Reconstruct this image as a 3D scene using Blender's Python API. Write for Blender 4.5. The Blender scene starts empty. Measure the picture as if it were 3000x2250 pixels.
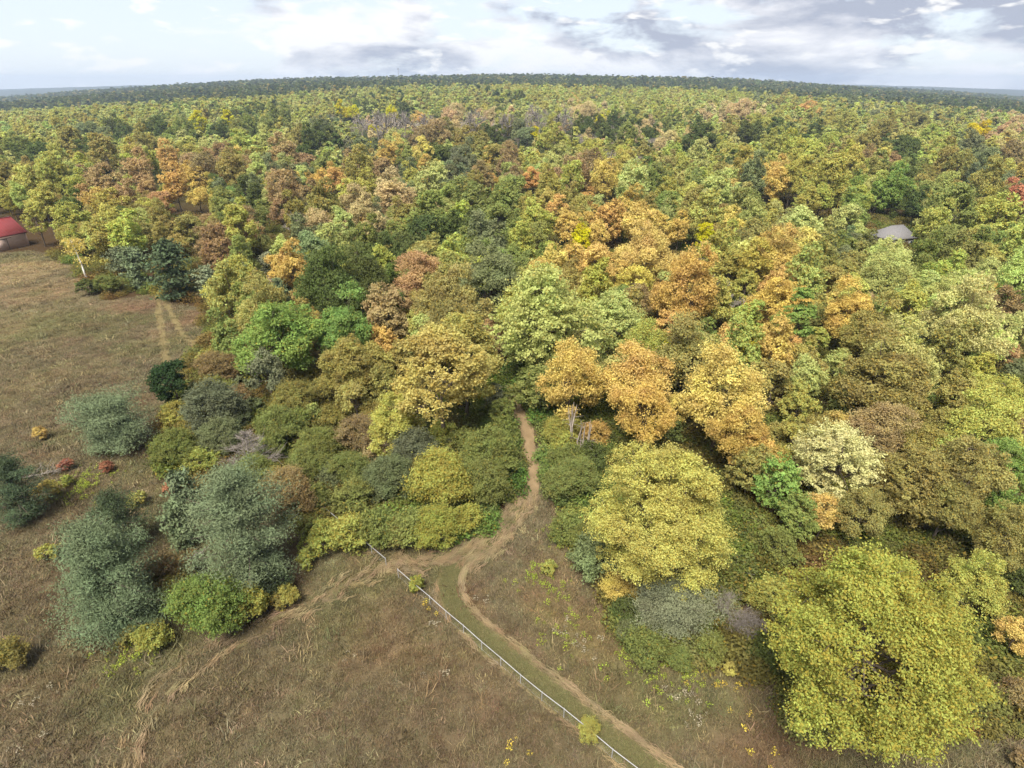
import bpy, math, random
import numpy as np
from mathutils import Vector

# ------------------------------------------------------------------ camera, world, sun, exposure
sc = bpy.context.scene
COL = sc.collection
H = 50.0                       # height of the viewpoint over the meadow
F = 1750.0                     # focal length in photograph pixels (3000 wide)
TH = math.atan((1125 - 245) / F)
CT, ST = math.cos(TH), math.sin(TH)

cam = bpy.data.objects.new('camera', bpy.data.cameras.new('camera'))
COL.objects.link(cam)
cam.location = (0, 0, H)
cam.rotation_euler = (math.pi / 2 - TH, 0, 0)
cam.data.sensor_width = 36.0
cam.data.lens = 36.0 * F / 3000.0
cam.data.clip_start = 0.5
cam.data.clip_end = 60000
sc.camera = cam

SUN_DIR = Vector((-0.20, -0.58, 1.0)).normalized()     # towards the sun
EXPOSURE = 2.0
sc.view_settings.view_transform = 'Standard'
sc.view_settings.look = 'None'
sc.view_settings.exposure = EXPOSURE
sc.view_settings.gamma = 1.0
sc.view_settings.use_curve_mapping = False
sc.render.engine = 'CYCLES'
sc.cycles.use_denoising = True
sc.cycles.max_bounces = 5
sc.cycles.diffuse_bounces = 4
sc.cycles.glossy_bounces = 1
sc.cycles.transmission_bounces = 3
sc.cycles.volume_bounces = 0
sc.cycles.use_adaptive_sampling = True
sc.cycles.adaptive_threshold = 0.02

sun = bpy.data.objects.new('sun', bpy.data.lights.new('sun', 'SUN'))
COL.objects.link(sun)
sun.data.energy = 2.6
sun.data.angle = math.radians(28)
sun.data.color = (1.0, 0.93, 0.80)
sun.rotation_euler = SUN_DIR.to_track_quat('Z', 'Y').to_euler()

world = bpy.data.worlds.new('World')
sc.world = world
world.use_nodes = True
nt = world.node_tree
nt.nodes.clear()


def N(tree, typ, **kw):
    n = tree.nodes.new(typ)
    for k, v in kw.items():
        setattr(n, k, v)
    return n


def math_node(tree, op, a, b=None, c=None, clamp=False):
    n = N(tree, 'ShaderNodeMath', operation=op)
    n.use_clamp = clamp
    for i, v in enumerate((a, b, c)):
        if v is None:
            continue
        if isinstance(v, (int, float)):
            n.inputs[i].default_value = v
        else:
            tree.links.new(v, n.inputs[i])
    return n.outputs[0]


def ramp(tree, fac, stops):
    n = N(tree, 'ShaderNodeValToRGB')
    el = n.color_ramp.elements
    while len(el) < len(stops):
        el.new(0.5)
    for e, (p, c) in zip(el, stops):
        e.position = p
        e.color = (*c, 1) if len(c) == 3 else c
    tree.links.new(fac, n.inputs[0])
    return n.outputs[0]


def mixc(tree, fac, a, b, blend='MIX'):
    n = N(tree, 'ShaderNodeMix', data_type='RGBA', blend_type=blend)
    for sock, v in ((n.inputs[0], fac), (n.inputs[6], a), (n.inputs[7], b)):
        if isinstance(v, (int, float)):
            sock.default_value = v
        elif isinstance(v, tuple):
            sock.default_value = (*v, 1) if len(v) == 3 else v
        else:
            tree.links.new(v, sock)
    return n.outputs[2]


def build_world():
    t = nt
    sky = N(t, 'ShaderNodeTexSky', sky_type='NISHITA')
    sky.sun_disc = False
    sky.sun_elevation = math.asin(SUN_DIR.z)
    sky.sun_rotation = math.atan2(SUN_DIR.x, SUN_DIR.y)
    sky.altitude = 200
    sky.air_density = 1.0
    sky.dust_density = 0.6
    tc = N(t, 'ShaderNodeTexCoord')
    sep = N(t, 'ShaderNodeSeparateXYZ')
    t.links.new(tc.outputs['Generated'], sep.inputs[0])
    X, Y, Z = sep.outputs
    # cloud layer seen almost edge-on: stretch the elevation
    comb = N(t, 'ShaderNodeCombineXYZ')
    t.links.new(X, comb.inputs[0]); t.links.new(Y, comb.inputs[1])
    t.links.new(math_node(t, 'MULTIPLY', Z, 3.2), comb.inputs[2])

    def noise(scale, detail, rough, off):
        mp = N(t, 'ShaderNodeMapping')
        mp.inputs['Location'].default_value = off
        t.links.new(comb.outputs[0], mp.inputs[0])
        n = N(t, 'ShaderNodeTexNoise')
        n.inputs['Scale'].default_value = scale
        n.inputs['Detail'].default_value = detail
        n.inputs['Roughness'].default_value = rough
        n.inputs['Distortion'].default_value = 0.25
        t.links.new(mp.outputs[0], n.inputs['Vector'])
        return n.outputs[0]
    big = noise(2.1, 3, 0.5, (3.3, 1.2, 0.7))
    puff = noise(9.0, 9, 0.58, (0.4, 2.1, 5.0))
    bias = math_node(t, 'MULTIPLY', X, 0.20)
    dens = math_node(t, 'ADD', math_node(t, 'MULTIPLY', big, 0.55), math_node(t, 'MULTIPLY', puff, 0.75))
    dens = math_node(t, 'ADD', dens, bias)
    cover = ramp(t, dens, [(0.60, (0, 0, 0)), (0.69, (1, 1, 1))])
    # thick parts read grey from below
    shade = noise(4.2, 8, 0.58, (1.5, 7.4, 2.6))
    thick = math_node(t, 'ADD', shade, math_node(t, 'MULTIPLY', X, 0.16))
    thick = math_node(t, 'ADD', thick, math_node(t, 'MULTIPLY', Z, 1.1))
    grey = ramp(t, thick, [(0.54, (1.0, 1.0, 1.0)), (0.68, (0.46, 0.50, 0.59))])
    K = 0.30
    cloud = mixc(t, 1.0, grey, (0.89 * K, 0.895 * K, 0.92 * K), 'MULTIPLY')
    # the clear part: milky air over the sky colour
    skyc = mixc(t, 1.0, sky.outputs[0], (0.05, 0.05, 0.05), 'MULTIPLY')
    milk = mixc(t, 0.80, skyc, (0.73 * K, 0.785 * K, 0.86 * K))
    final = mixc(t, cover, milk, cloud)
    # small fair-weather cumulus in the gaps
    small = noise(17.0, 6, 0.5, (2.2, 0.3, 1.9))
    smallc = ramp(t, small, [(0.575, (0, 0, 0)), (0.65, (.9, .9, .9))])
    final = mixc(t, smallc, final, (0.92 * K, 0.915 * K, 0.90 * K))
    # below the horizon: dull ground colour
    below = math_node(t, 'LESS_THAN', Z, -0.04)
    final = mixc(t, below, final, (0.08, 0.08, 0.06))
    bg = N(t, 'ShaderNodeBackground')
    bg.inputs['Strength'].default_value = 1.0
    t.links.new(final, bg.inputs['Color'])
    out = N(t, 'ShaderNodeOutputWorld')
    t.links.new(bg.outputs[0], out.inputs[0])


build_world()

# ------------------------------------------------------------------ geometry helpers
RNG = np.random.default_rng(7)
random.seed(7)


def ray(px, py):
    u, v = (px - 1500) / F, (1125 - py) / F
    return np.array([u, CT + v * ST, -ST + v * CT])


def ground(px, py, z=0.0):
    d = ray(px, py)
    s = (z - H) / d[2]
    return np.array([d[0] * s, d[1] * s, z])


def project(p):
    x, y, z = p
    up = z - H
    dep = y * CT - up * ST
    return 1500 + F * x / dep, 1125 - F * (up * CT + y * ST) / dep, dep


def smooth(a, b, x):
    t = np.clip((x - a) / (b - a), 0, 1)
    return t * t * (3 - 2 * t)


def hash2(ix, iy, seed):
    h = (ix.astype(np.int64) * 374761393 + iy.astype(np.int64) * 668265263 + seed * 69069) & 0x7fffffff
    h = ((h ^ (h >> 13)) * 1274126177) & 0x7fffffff
    return ((h ^ (h >> 16)) & 0xffff) / 65535.0


def vnoise(x, y, s, seed=0):
    x = np.asarray(x, float) / s; y = np.asarray(y, float) / s
    ix, iy = np.floor(x), np.floor(y)
    fx, fy = x - ix, y - iy
    fx, fy = fx * fx * (3 - 2 * fx), fy * fy * (3 - 2 * fy)
    a, b = hash2(ix, iy, seed), hash2(ix + 1, iy, seed)
    c, d = hash2(ix, iy + 1, seed), hash2(ix + 1, iy + 1, seed)
    return (a * (1 - fx) + b * fx) * (1 - fy) + (c * (1 - fx) + d * fx) * fy


def terrain(x, y):
    x = np.asarray(x, float); y = np.asarray(y, float)
    yy = np.maximum(y, 1.0)
    t = np.clip(x / yy, -1.05, 1.05)
    s = smooth(260, 3000, yy)
    z = s * (64 - 96 * (t / 0.774) ** 2)
    z = z + smooth(300, 900, yy) * (vnoise(x, y, 420, 3) - 0.5) * 14
    z = z - smooth(3200, 6000, yy) * 60 + smooth(5200, 9000, yy) * (40 + 50 * vnoise(x, y, 2600, 9))
    return z


def lin(c):
    c = np.array(c, float) / 255.0
    return np.where(c <= 0.04045, c / 12.92, ((c + 0.055) / 1.055) ** 2.4)


def mesh_from(name, V, Fc, mat=None, face_attr=None, smooth_shade=False):
    """V (n,3); Fc (m,k) all faces with the same vertex count, or list of those arrays"""
    Fl = Fc if isinstance(Fc, list) else [Fc]
    me = bpy.data.meshes.new(name)
    me.vertices.add(len(V))
    me.vertices.foreach_set('co', np.asarray(V, np.float32).ravel())
    loops = np.concatenate([f.ravel() for f in Fl]).astype(np.int32)
    tot = np.concatenate([np.full(len(f), f.shape[1], np.int32) for f in Fl])
    start = np.concatenate([[0], np.cumsum(tot)[:-1]]).astype(np.int32)
    me.loops.add(len(loops))
    me.loops.foreach_set('vertex_index', loops)
    me.polygons.add(len(tot))
    me.polygons.foreach_set('loop_start', start)
    me.polygons.foreach_set('loop_total', tot)
    if smooth_shade:
        me.polygons.foreach_set('use_smooth', np.ones(len(tot), bool))
    me.update(calc_edges=True)
    if face_attr is not None:
        a = me.attributes.new('var', 'FLOAT', 'FACE')
        a.data.foreach_set('value', np.asarray(face_attr, np.float32))
    if mat:
        me.materials.append(mat)
    return me


def link(name, me, parent=None, loc=(0, 0, 0), **props):
    o = bpy.data.objects.new(name, me)
    COL.objects.link(o)
    o.location = loc
    if parent:
        o.parent = parent
    for k, v in props.items():
        o[k] = v
    return o


def tubes(segs, sides=5):
    """segs: rows of p0(3) p1(3) r0 r1 -> verts, quad faces (open tubes)"""
    S = np.asarray(segs, float)
    p0, p1, r0, r1 = S[:, 0:3], S[:, 3:6], S[:, 6], S[:, 7]
    d = p1 - p0
    d /= np.maximum(np.linalg.norm(d, axis=1, keepdims=True), 1e-9)
    ref = np.where(np.abs(d[:, 2:3]) > 0.9, np.array([[1.0, 0, 0]]), np.array([[0, 0, 1.0]]))
    a = np.cross(d, ref); a /= np.linalg.norm(a, axis=1, keepdims=True)
    b = np.cross(d, a)
    n = len(S)
    ang = np.arange(sides) * 2 * math.pi / sides
    ring = a[:, None] * np.cos(ang)[None, :, None] + b[:, None] * np.sin(ang)[None, :, None]
    V = np.concatenate([p0[:, None] + ring * r0[:, None, None], p1[:, None] + ring * r1[:, None, None]], 1)
    base = np.arange(n)[:, None] * 2 * sides
    k = np.arange(sides); k2 = (k + 1) % sides
    q = np.stack([k, k2, sides + k2, sides + k], -1)
    Fc = (base[:, :, None] + q[None]).reshape(-1, 4)
    return V.reshape(-1, 3), Fc


def box(x0, x1, y0, y1, z0, z1):
    V = np.array([(x, y, z) for z in (z0, z1) for y in (y0, y1) for x in (x0, x1)], float)
    Fc = np.array([(0, 2, 3, 1), (4, 5, 7, 6), (0, 1, 5, 4), (2, 6, 7, 3), (0, 4, 6, 2), (1, 3, 7, 5)])
    return V, Fc


def join(parts):
    Vs, Fs, o = [], [], 0
    for V, Fc in parts:
        Vs.append(V); Fs.append(Fc + o); o += len(V)
    return np.concatenate(Vs), np.concatenate(Fs)


# ------------------------------------------------------------------ materials
def new_mat(name):
    m = bpy.data.materials.new(name)
    m.use_nodes = True
    m.node_tree.nodes.clear()
    return m, m.node_tree


def finish(t, shader):
    o = N(t, 'ShaderNodeOutputMaterial')
    t.links.new(shader, o.inputs[0])


def leaf_material(name, source, transl=0.44):
    """source: 'object' reads the object colour, 'inst' the instance tint"""
    m, t = new_mat(name)
    if source == 'object':
        oi = N(t, 'ShaderNodeObjectInfo')
        col, alpha = oi.outputs['Color'], oi.outputs['Alpha']
    else:
        at = N(t, 'ShaderNodeAttribute', attribute_type='INSTANCER', attribute_name='tint')
        col, alpha = at.outputs['Color'], at.outputs['Alpha']
    va = N(t, 'ShaderNodeAttribute', attribute_name='var')
    v = va.outputs['Fac']
    # leaf-to-leaf variation of value, and a share of turned (golden) leaves
    tc = N(t, 'ShaderNodeTexCoord')
    oi2 = N(t, 'ShaderNodeObjectInfo')
    sh = N(t, 'ShaderNodeVectorMath', operation='ADD')
    t.links.new(tc.outputs['Object'], sh.inputs[0])
    cx = N(t, 'ShaderNodeCombineXYZ')
    t.links.new(math_node(t, 'MULTIPLY', oi2.outputs['Random'], 90.0), cx.inputs[0])
    t.links.new(cx.outputs[0], sh.inputs[1])
    nz = N(t, 'ShaderNodeTexNoise'); nz.inputs['Scale'].default_value = 0.38; nz.inputs['Detail'].default_value = 2
    t.links.new(sh.outputs[0], nz.inputs['Vector'])
    drift = math_node(t, 'SUBTRACT', nz.outputs[0], 0.5)
    hs = N(t, 'ShaderNodeHueSaturation')
    t.links.new(math_node(t, 'ADD', math_node(t, 'MULTIPLY', drift, 0.07), 0.5), hs.inputs['Hue'])
    t.links.new(math_node(t, 'ADD', math_node(t, 'MULTIPLY', drift, 0.7), 1.0), hs.inputs['Value'])
    t.links.new(col, hs.inputs['Color'])
    col = hs.outputs[0]
    val = math_node(t, 'ADD', math_node(t, 'MULTIPLY', v, 0.5), 0.75)
    c1 = mixc(t, 1.0, col, val, 'MULTIPLY')
    turned = math_node(t, 'LESS_THAN', math_node(t, 'FRACT', math_node(t, 'MULTIPLY', v, 7.31)), math_node(t, 'MULTIPLY', alpha, 0.8))
    gold = mixc(t, 0.5, c1, (0.34, 0.215, 0.030))
    c2 = mixc(t, turned, c1, gold)
    d = N(t, 'ShaderNodeBsdfDiffuse')
    tr = N(t, 'ShaderNodeBsdfTranslucent')
    t.links.new(c2, d.inputs[0])
    t.links.new(c2, tr.inputs[0])
    mx = N(t, 'ShaderNodeMixShader')
    mx.inputs[0].default_value = transl
    t.links.new(d.outputs[0], mx.inputs[1]); t.links.new(tr.outputs[0], mx.inputs[2])
    finish(t, mx.outputs[0])
    return m


def bark_material(name, c0, c1, scale=3.0):
    m, t = new_mat(name)
    tc = N(t, 'ShaderNodeTexCoord')
    mp = N(t, 'ShaderNodeMapping'); mp.inputs['Scale'].default_value = (1, 1, 0.25)
    t.links.new(tc.outputs['Object'], mp.inputs[0])
    n = N(t, 'ShaderNodeTexNoise'); n.inputs['Scale'].default_value = scale; n.inputs['Detail'].default_value = 4
    t.links.new(mp.outputs[0], n.inputs['Vector'])
    col = ramp(t, n.outputs[0], [(0.35, c0), (0.65, c1)])
    d = N(t, 'ShaderNodeBsdfDiffuse'); t.links.new(col, d.inputs[0])
    finish(t, d.outputs[0])
    return m


def plain_material(name, c, rough=0.6, metal=0.0, var=0.15, scale=4.0):
    m, t = new_mat(name)
    tc = N(t, 'ShaderNodeTexCoord')
    n = N(t, 'ShaderNodeTexNoise'); n.inputs['Scale'].default_value = scale; n.inputs['Detail'].default_value = 5
    t.links.new(tc.outputs['Object'], n.inputs['Vector'])
    lo = tuple(x * (1 - var) for x in c); hi = tuple(min(1, x * (1 + var)) for x in c)
    col = ramp(t, n.outputs[0], [(0.3, lo), (0.7, hi)])
    b = N(t, 'ShaderNodeBsdfPrincipled')
    t.links.new(col, b.inputs['Base Color'])
    b.inputs['Roughness'].default_value = rough
    b.inputs['Metallic'].default_value = metal
    finish(t, b.outputs[0])
    return m


LEAF = leaf_material('leaf', 'object')
NEEDLE = leaf_material('needle', 'object', 0.10)
LEAF_I = leaf_material('leaf_wood', 'inst')
GRASS_I = leaf_material('grass_blade', 'inst', 0.25)
BARK = bark_material('bark', (0.075, 0.058, 0.045), (0.15, 0.125, 0.105))
BARK_PALE = bark_material('bark_pale', (0.17, 0.14, 0.115), (0.30, 0.265, 0.23))
BARK_BIRCH = bark_material('bark_birch', (0.30, 0.29, 0.27), (0.78, 0.76, 0.73), 2.0)
BARK_DEAD = bark_material('bark_dead', (0.17, 0.148, 0.132), (0.31, 0.275, 0.245))


# ------------------------------------------------------------------ plant prototypes (nominal crown width 10 m)
def leaves(C, outw, ls, var, rng, aspect=0.6, upbias=0.45, rnd=0.55):
    n = len(C)
    nr = outw * 0.6 + rng.normal(size=(n, 3)) * rnd
    nr[:, 2] += upbias
    nr /= np.linalg.norm(nr, axis=1, keepdims=True) + 1e-9
    tn = np.cross(nr, rng.normal(size=(n, 3)))
    tn /= np.linalg.norm(tn, axis=1, keepdims=True) + 1e-9
    bt = np.cross(nr, tn)
    s = (ls * rng.uniform(0.7, 1.35, n))[:, None]
    V = np.stack([C - tn * s, C + bt * s * aspect - tn * s * 0.1, C + tn * s, C - bt * s * aspect - tn * s * 0.1], 1)
    return V.reshape(-1, 3), np.arange(n * 4).reshape(-1, 4), var


def broadleaf(seed, ch, bb, lod, W=10.0, flat=0.62, clump=0.9, sparse=1.0, spiky=0.0, ls=None, taper=0.25, low=-0.6, pale=None, fat=0.16):
    rng = np.random.default_rng(seed)
    nl, nc, nk = {-1: (24, 62, 84), 0: (20, 30, 44), 1: (15, 20, 26), 2: (9, 11, 12)}[lod]
    if W < 9:
        nl, nc, nk = {0: (13, 20, 26), 1: (9, 12, 14), 2: (6, 6, 6)}[lod]
    l0 = {-1: 0.060, 0: 0.140, 1: 0.235, 2: 0.62}[lod] if ls is None else ls * {-1: .7, 0: 1, 1: 2.0, 2: 4.5}[lod]
    R, rz = W / 2, ch * W / 2
    cz = (bb + ch / 2) * W
    k = np.arange(nl) + 0.5
    zz = 1 - (1 - low) * k / nl
    ph = k * 2.39996 + rng.uniform(0, 6)
    rr = np.sqrt(np.clip(1 - zz * zz, 0.02, 1))
    D = np.stack([rr * np.cos(ph), rr * np.sin(ph), zz], 1) + rng.normal(size=(nl, 3)) * 0.16
    prof = 1 - taper * np.clip(D[:, 2:3], 0, 1)
    LC = D * np.array([R * .60, R * .60, rz * .66]) * rng.uniform(.68, 1.24, (nl, 1)) * np.concatenate([prof, prof, np.ones_like(prof)], 1)
    LR = R * rng.uniform(.20, .43, nl) * (.84 if lod < 0 else 1)
    clump = clump * (.50 if lod < 0 else .8)
    C, O, V0 = [], [], []
    for i in range(nl):
        d = rng.normal(size=(nc * 3, 3)); d /= np.linalg.norm(d, axis=1, keepdims=True)
        od = LC[i] / (np.linalg.norm(LC[i]) + 1e-9)
        d = d[(d @ od) > -0.3][:nc]
        cp = LC[i] + d * LR[i] * rng.uniform(.72 if lod >= 0 else .45, 1.08 if lod >= 0 else 1.3, (len(d), 1)) * np.array([1, 1, .85])
        cr = clump * W / 10 * rng.uniform(.65, 1.3, len(d))
        cv = rng.uniform(0, 1, len(d)) * 0.5 + rng.uniform(0, 1) * 0.5
        m = max(2, int(nk * sparse))
        off = rng.normal(size=(len(d), m, 3)) * 0.45 * np.array([1, 1, flat])
        if spiky:
            rad = d[:, None] * rng.uniform(-.4, 1.6, (len(d), m, 1)) * spiky
            off = off * (1 - 0.45 * spiky) + rad
        pts = cp[:, None] + off * cr[:, None, None]
        C.append(pts.reshape(-1, 3))
        O.append(np.repeat(d, m, 0))
        V0.append((cv[:, None] * 0.6 + rng.uniform(0, 1, (len(d), m)) * 0.4).ravel())
    C, O, V0 = np.concatenate(C), np.concatenate(O), np.concatenate(V0)
    C[:, 2] += cz
    keep = C[:, 2] > 0.05
    C, O, V0 = C[keep], O[keep], V0[keep]
    leafpack = leaves(C, O, l0 * W / 10, V0, rng, rnd=.55 if lod > 0 else .75)
    # trunk with limbs
    segs = []
    r0 = W * 0.021 + 0.03
    top = np.array([0, 0, cz + rz * 0.15])
    kink = np.array([rng.normal() * .03 * W, rng.normal() * .03 * W, bb * W + rz * .35])
    segs.append([0, 0, -0.15, *kink, r0 * 1.15, r0 * .8])
    segs.append([*kink, *top, r0 * .8, r0 * .32])
    for i in range(nl):
        t = rng.uniform(.15, .85)
        p = kink + (top - kink) * t if LC[i][2] > -rz * .2 else kink * rng.uniform(.75, 1)
        q = LC[i] + np.array([0, 0, cz])
        mid = p * .5 + q * .5 + np.array([0, 0, -rz * .06]) + rng.normal(size=3) * .02 * W
        segs.append([*p, *mid, r0 * .40, r0 * .26])
        segs.append([*mid, *q, r0 * .26, r0 * .10])
        if lod < 2:
            for j in range(6 if lod <= 0 else 2):
                d = rng.normal(size=3); d /= np.linalg.norm(d)
                e = q + d * LR[i] * .9
                segs.append([*q, *e, r0 * .10, r0 * .03])
    return leafpack, tubes(segs, 6 if lod <= 0 else 4)


def pine(seed, ch, bb, lod, W=10.0, droop=0.1, open_=1.0):
    rng = np.random.default_rng(seed)
    tot = (ch + bb) * W
    R = W / 2
    nw = {-1: 14, 0: 17, 1: 11, 2: 6}[lod]
    nb = {-1: 7, 0: 8, 1: 6, 2: 5}[lod]
    nk = {-1: 100, 0: 28, 1: 10, 2: 5}[lod]
    l0 = {-1: 0.12, 0: 0.16, 1: 0.40, 2: 1.0}[lod] * W / 10
    segs = [[0, 0, -0.15, rng.normal() * .02 * W, rng.normal() * .02 * W, tot * .55, W * .02 + .03, W * .012], ]
    segs.append([*segs[0][3:6], rng.normal() * .03 * W, rng.normal() * .03 * W, tot * .97, W * .012, W * .003])
    C, O, V0 = [], [], []
    for w in range(nw):
        f = (w + .3) / nw
        z = bb * W + ch * W * f
        rad = R * (1 - f ** 1.7) ** 0.75 * (0.60 + .40 * min(1, f * 3)) + W * .05
        for b in range(nb):
            a = w * 2.4 + b * 2 * math.pi / nb + rng.normal() * .25
            L = rad * rng.uniform(.45, 1.28)
            if rng.uniform() < .24 * open_:
                L *= .5
            lift = (0.10 + .55 * f) * L + rng.normal() * .06 * L
            zz = z + rng.normal() * .035 * tot
            s0 = np.array([0, 0, zz]); e = np.array([math.cos(a) * L, math.sin(a) * L, zz + lift - droop * L])
            segs.append([*s0, *e, W * .006, W * .0015])
            m = {-1: 6, 0: 6, 1: 4, 2: 2}[lod]
            bv = rng.uniform()
            for q in range(m):
                t = .34 + .66 * (q + rng.uniform(0, .8)) / m
                side = rng.normal() * .15 * L
                c = s0 + (e - s0) * t + np.array([-math.sin(a), math.cos(a), 0]) * side + np.array([0, 0, .02 * W])
                off = rng.normal(size=(nk, 3)) * W * (.048 if lod < 0 else .048) * np.array([1, 1, .42]) * (1.2 if lod else 1)
                C.append(c + off)
                o = np.tile(np.array([math.cos(a), math.sin(a), .8]), (nk, 1)); O.append(o / 1.28)
                V0.append(bv * .35 + rng.uniform() * .3 + rng.uniform(0, .35, nk))
    C, O, V0 = np.concatenate(C), np.concatenate(O), np.concatenate(V0)
    keep = C[:, 2] > 0.05
    return leaves(C[keep], O[keep], l0, V0[keep], rng, aspect=.26 if lod < 1 else .42, upbias=.25, rnd=.8), tubes(segs, 6 if lod <= 0 else 4)


def bare(seed, ch, bb, lod, W=10.0, conifer=False, bush=False):
    rng = np.random.default_rng(seed)
    tot = (ch + bb) * W
    trunk, tw = [], []
    if conifer:
        trunk.append([0, 0, -.15, 0, 0, tot, W * .02, W * .004])
        nbr = 110 if lod == 0 else 40
        for i in range(nbr):
            f = rng.uniform(.06, 1)
            a = rng.uniform(0, 6.28)
            L = W / 2 * (1 - f ** 1.6) * rng.uniform(.6, 1.1) + .05 * W
            s0 = np.array([0, 0, tot * f]); e = s0 + np.array([math.cos(a) * L, math.sin(a) * L, L * rng.uniform(.1, .5)])
            tw.append([*s0, *e, W * .004, W * .0015])
            for j in range(16 if lod == 0 else 6):
                t = rng.uniform(.2, 1)
                p = s0 + (e - s0) * t
                d = (e - s0) / L * .6 + rng.normal(size=3) * .6
                q = p + d * L * .30
                tw.append([*p, *q, W * .0022, W * .001])
    else:
        def grow(p, d, L, r, dep):
            q = p + d * L
            (trunk if dep < 2 else tw).append([*p, *q, r, r * .62])
            if dep >= (5 if lod == 0 else 4):
                return
            for j in range(2 if dep == 0 else (4 if dep < 3 else 4)):
                nd = d * .9 + rng.normal(size=3) * .48
                nd[2] += .14
                nd /= np.linalg.norm(nd)
                grow(p + d * L * rng.uniform(.55, 1), nd, L * rng.uniform(.58, .82), r * .55, dep + 1)
        for s in range(9 if bush else 2):
            w = .6 if bush else .22
            d = np.array([rng.normal() * w, rng.normal() * w, 1.0]); d /= np.linalg.norm(d)
            grow(np.array([rng.normal() * .03 * W * bush, rng.normal() * .03 * W * bush, -.1]), d, tot * (.36 if bush else .34), W * (.008 if bush else .016), 0)
    k = 1.3 if lod == 0 else 3.6
    tw = np.array(tw)
    tw[:, 6:] *= k
    return tubes(tw, 3), tubes(trunk, 5)


# shape table: name -> (builder kwargs, ch, bb)
SHAPES = {
    'R': dict(n=5, fn=broadleaf, ch=1.08, bb=.15, kw=dict(low=-.75)),
    'T': dict(n=4, fn=broadleaf, ch=1.5, bb=.20, kw=dict(taper=.45)),
    'M': dict(n=3, fn=broadleaf, ch=1.15, bb=.08, kw=dict(flat=.34, spiky=.85, clump=1.0, taper=.35, low=-.75)),
    'S': dict(n=3, fn=broadleaf, ch=1.2, bb=.26, kw=dict(sparse=.78, clump=1.05, flat=.75)),
    'P': dict(n=4, fn=pine, ch=1.05, bb=.10, kw={}),
    'Q': dict(n=2, fn=pine, ch=.55, bb=.05, kw=dict(droop=-.15)),
    'F': dict(n=2, fn=broadleaf, ch=1.9, bb=.12, kw=dict(taper=.7, flat=.4)),
    'H': dict(n=5, fn=broadleaf, ch=.92, bb=.02, kw=dict(W=4.0, ls=.25, clump=1.45, low=-.3, taper=.15, spiky=.55)),
    'J': dict(n=3, fn=broadleaf, ch=.92, bb=.02, kw=dict(clump=1.2, low=-.3, taper=.15, spiky=.5)),
    'B': dict(n=3, fn=bare, ch=1.15, bb=.10, kw={}),
    'K': dict(n=2, fn=bare, ch=.75, bb=.0, kw=dict(bush=True)),
    'D': dict(n=1, fn=bare, ch=.95, bb=.05, kw=dict(conifer=True)),
}
PROTO = {}


def proto(shape, idx, lod):
    key = (shape, idx, lod)
    if key not in PROTO:
        s = SHAPES[shape]
        kw = dict(s['kw'])
        Wn = kw.get('W', 10.0)
        if shape == 'H' and lod == 0:
            pass
        a, b = s['fn'](100 * (ord(shape)) + idx * 7 + 3, s['ch'], s['bb'], lod, **kw)
        if s['fn'] is bare:
            crown = mesh_from('twigs', a[0], a[1], BARK_DEAD)
        else:
            crown = mesh_from('crown', a[0], a[1], NEEDLE if s['fn'] is pine else LEAF, face_attr=a[2])
        bark = {'B': BARK_PALE, 'D': BARK_DEAD, 'K': BARK_DEAD}.get(shape, BARK)
        trunk = mesh_from('trunk', b[0], b[1], bark, smooth_shade=True)
        PROTO[key] = (crown, trunk, Wn)
    return PROTO[key]


# ------------------------------------------------------------------ palette (display colours, converted to leaf reflectance below)
PAL = {
    'pg': (168, 174, 88), 'g': (126, 136, 58), 'dg': (92, 104, 46), 'bg': (120, 128, 80), 'ol': (146, 140, 64),
    'yg': (166, 168, 66), 'y': (236, 190, 10), 'og': (176, 158, 74), 'am': (196, 170, 74), 'or': (196, 160, 76), 'br': (150, 130, 84),
    'rs': (174, 146, 92), 'rd': (178, 116, 80), 'lg': (160, 168, 62), 'pi': (94, 108, 72), 'pd': (70, 84, 56),
    'pq': (114, 120, 88), 'tn': (182, 164, 108), 'gy': (160, 144, 128), 'wg': (180, 184, 114), 'vg': (122, 148, 54),
    'bl': (150, 150, 42), 'ys': (204, 180, 66), 'dk': (54, 76, 40),
}
CNAME = {
    'pg': 'pale green', 'g': 'mid green', 'dg': 'dark green', 'bg': 'grey-green', 'ol': 'olive', 'yg': 'yellow-green', 'y': 'yellow',
    'am': 'amber', 'or': 'orange', 'br': 'brown', 'rs': 'russet', 'rd': 'red', 'lg': 'lime green', 'pi': 'blue-green',
    'pd': 'dark blue-green', 'pq': 'grey', 'tn': 'tan', 'gy': 'grey', 'ys': 'yellow', 'bl': 'lime green', 'og': 'olive-gold', 'dk': 'dark green', 'wg': 'whitish green', 'vg': 'vivid green',
}
ALB = 1.12


def leafcol(c, rng=None, j=0.10, yel=0.0):
    v = lin(PAL[c]) * ALB
    g = v @ np.array([.3, .6, .1])
    d = .03 if c == 'y' else .19
    v = v * (1 - d) + g * d
    if rng is not None:
        v = v * (1 + rng.normal() * j) * (1 + rng.normal(size=3) * j * .45)
    return (*np.clip(v, .01, .6), yel)


TURN = {'og': .4, 'bl': .45, 'lg': .35, 'yg': .45, 'ol': .25, 'am': .3, 'y': .5, 'g': .06, 'pg': .12, 'br': .2, 'rs': .15, 'vg': .08, 'wg': .1}

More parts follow.
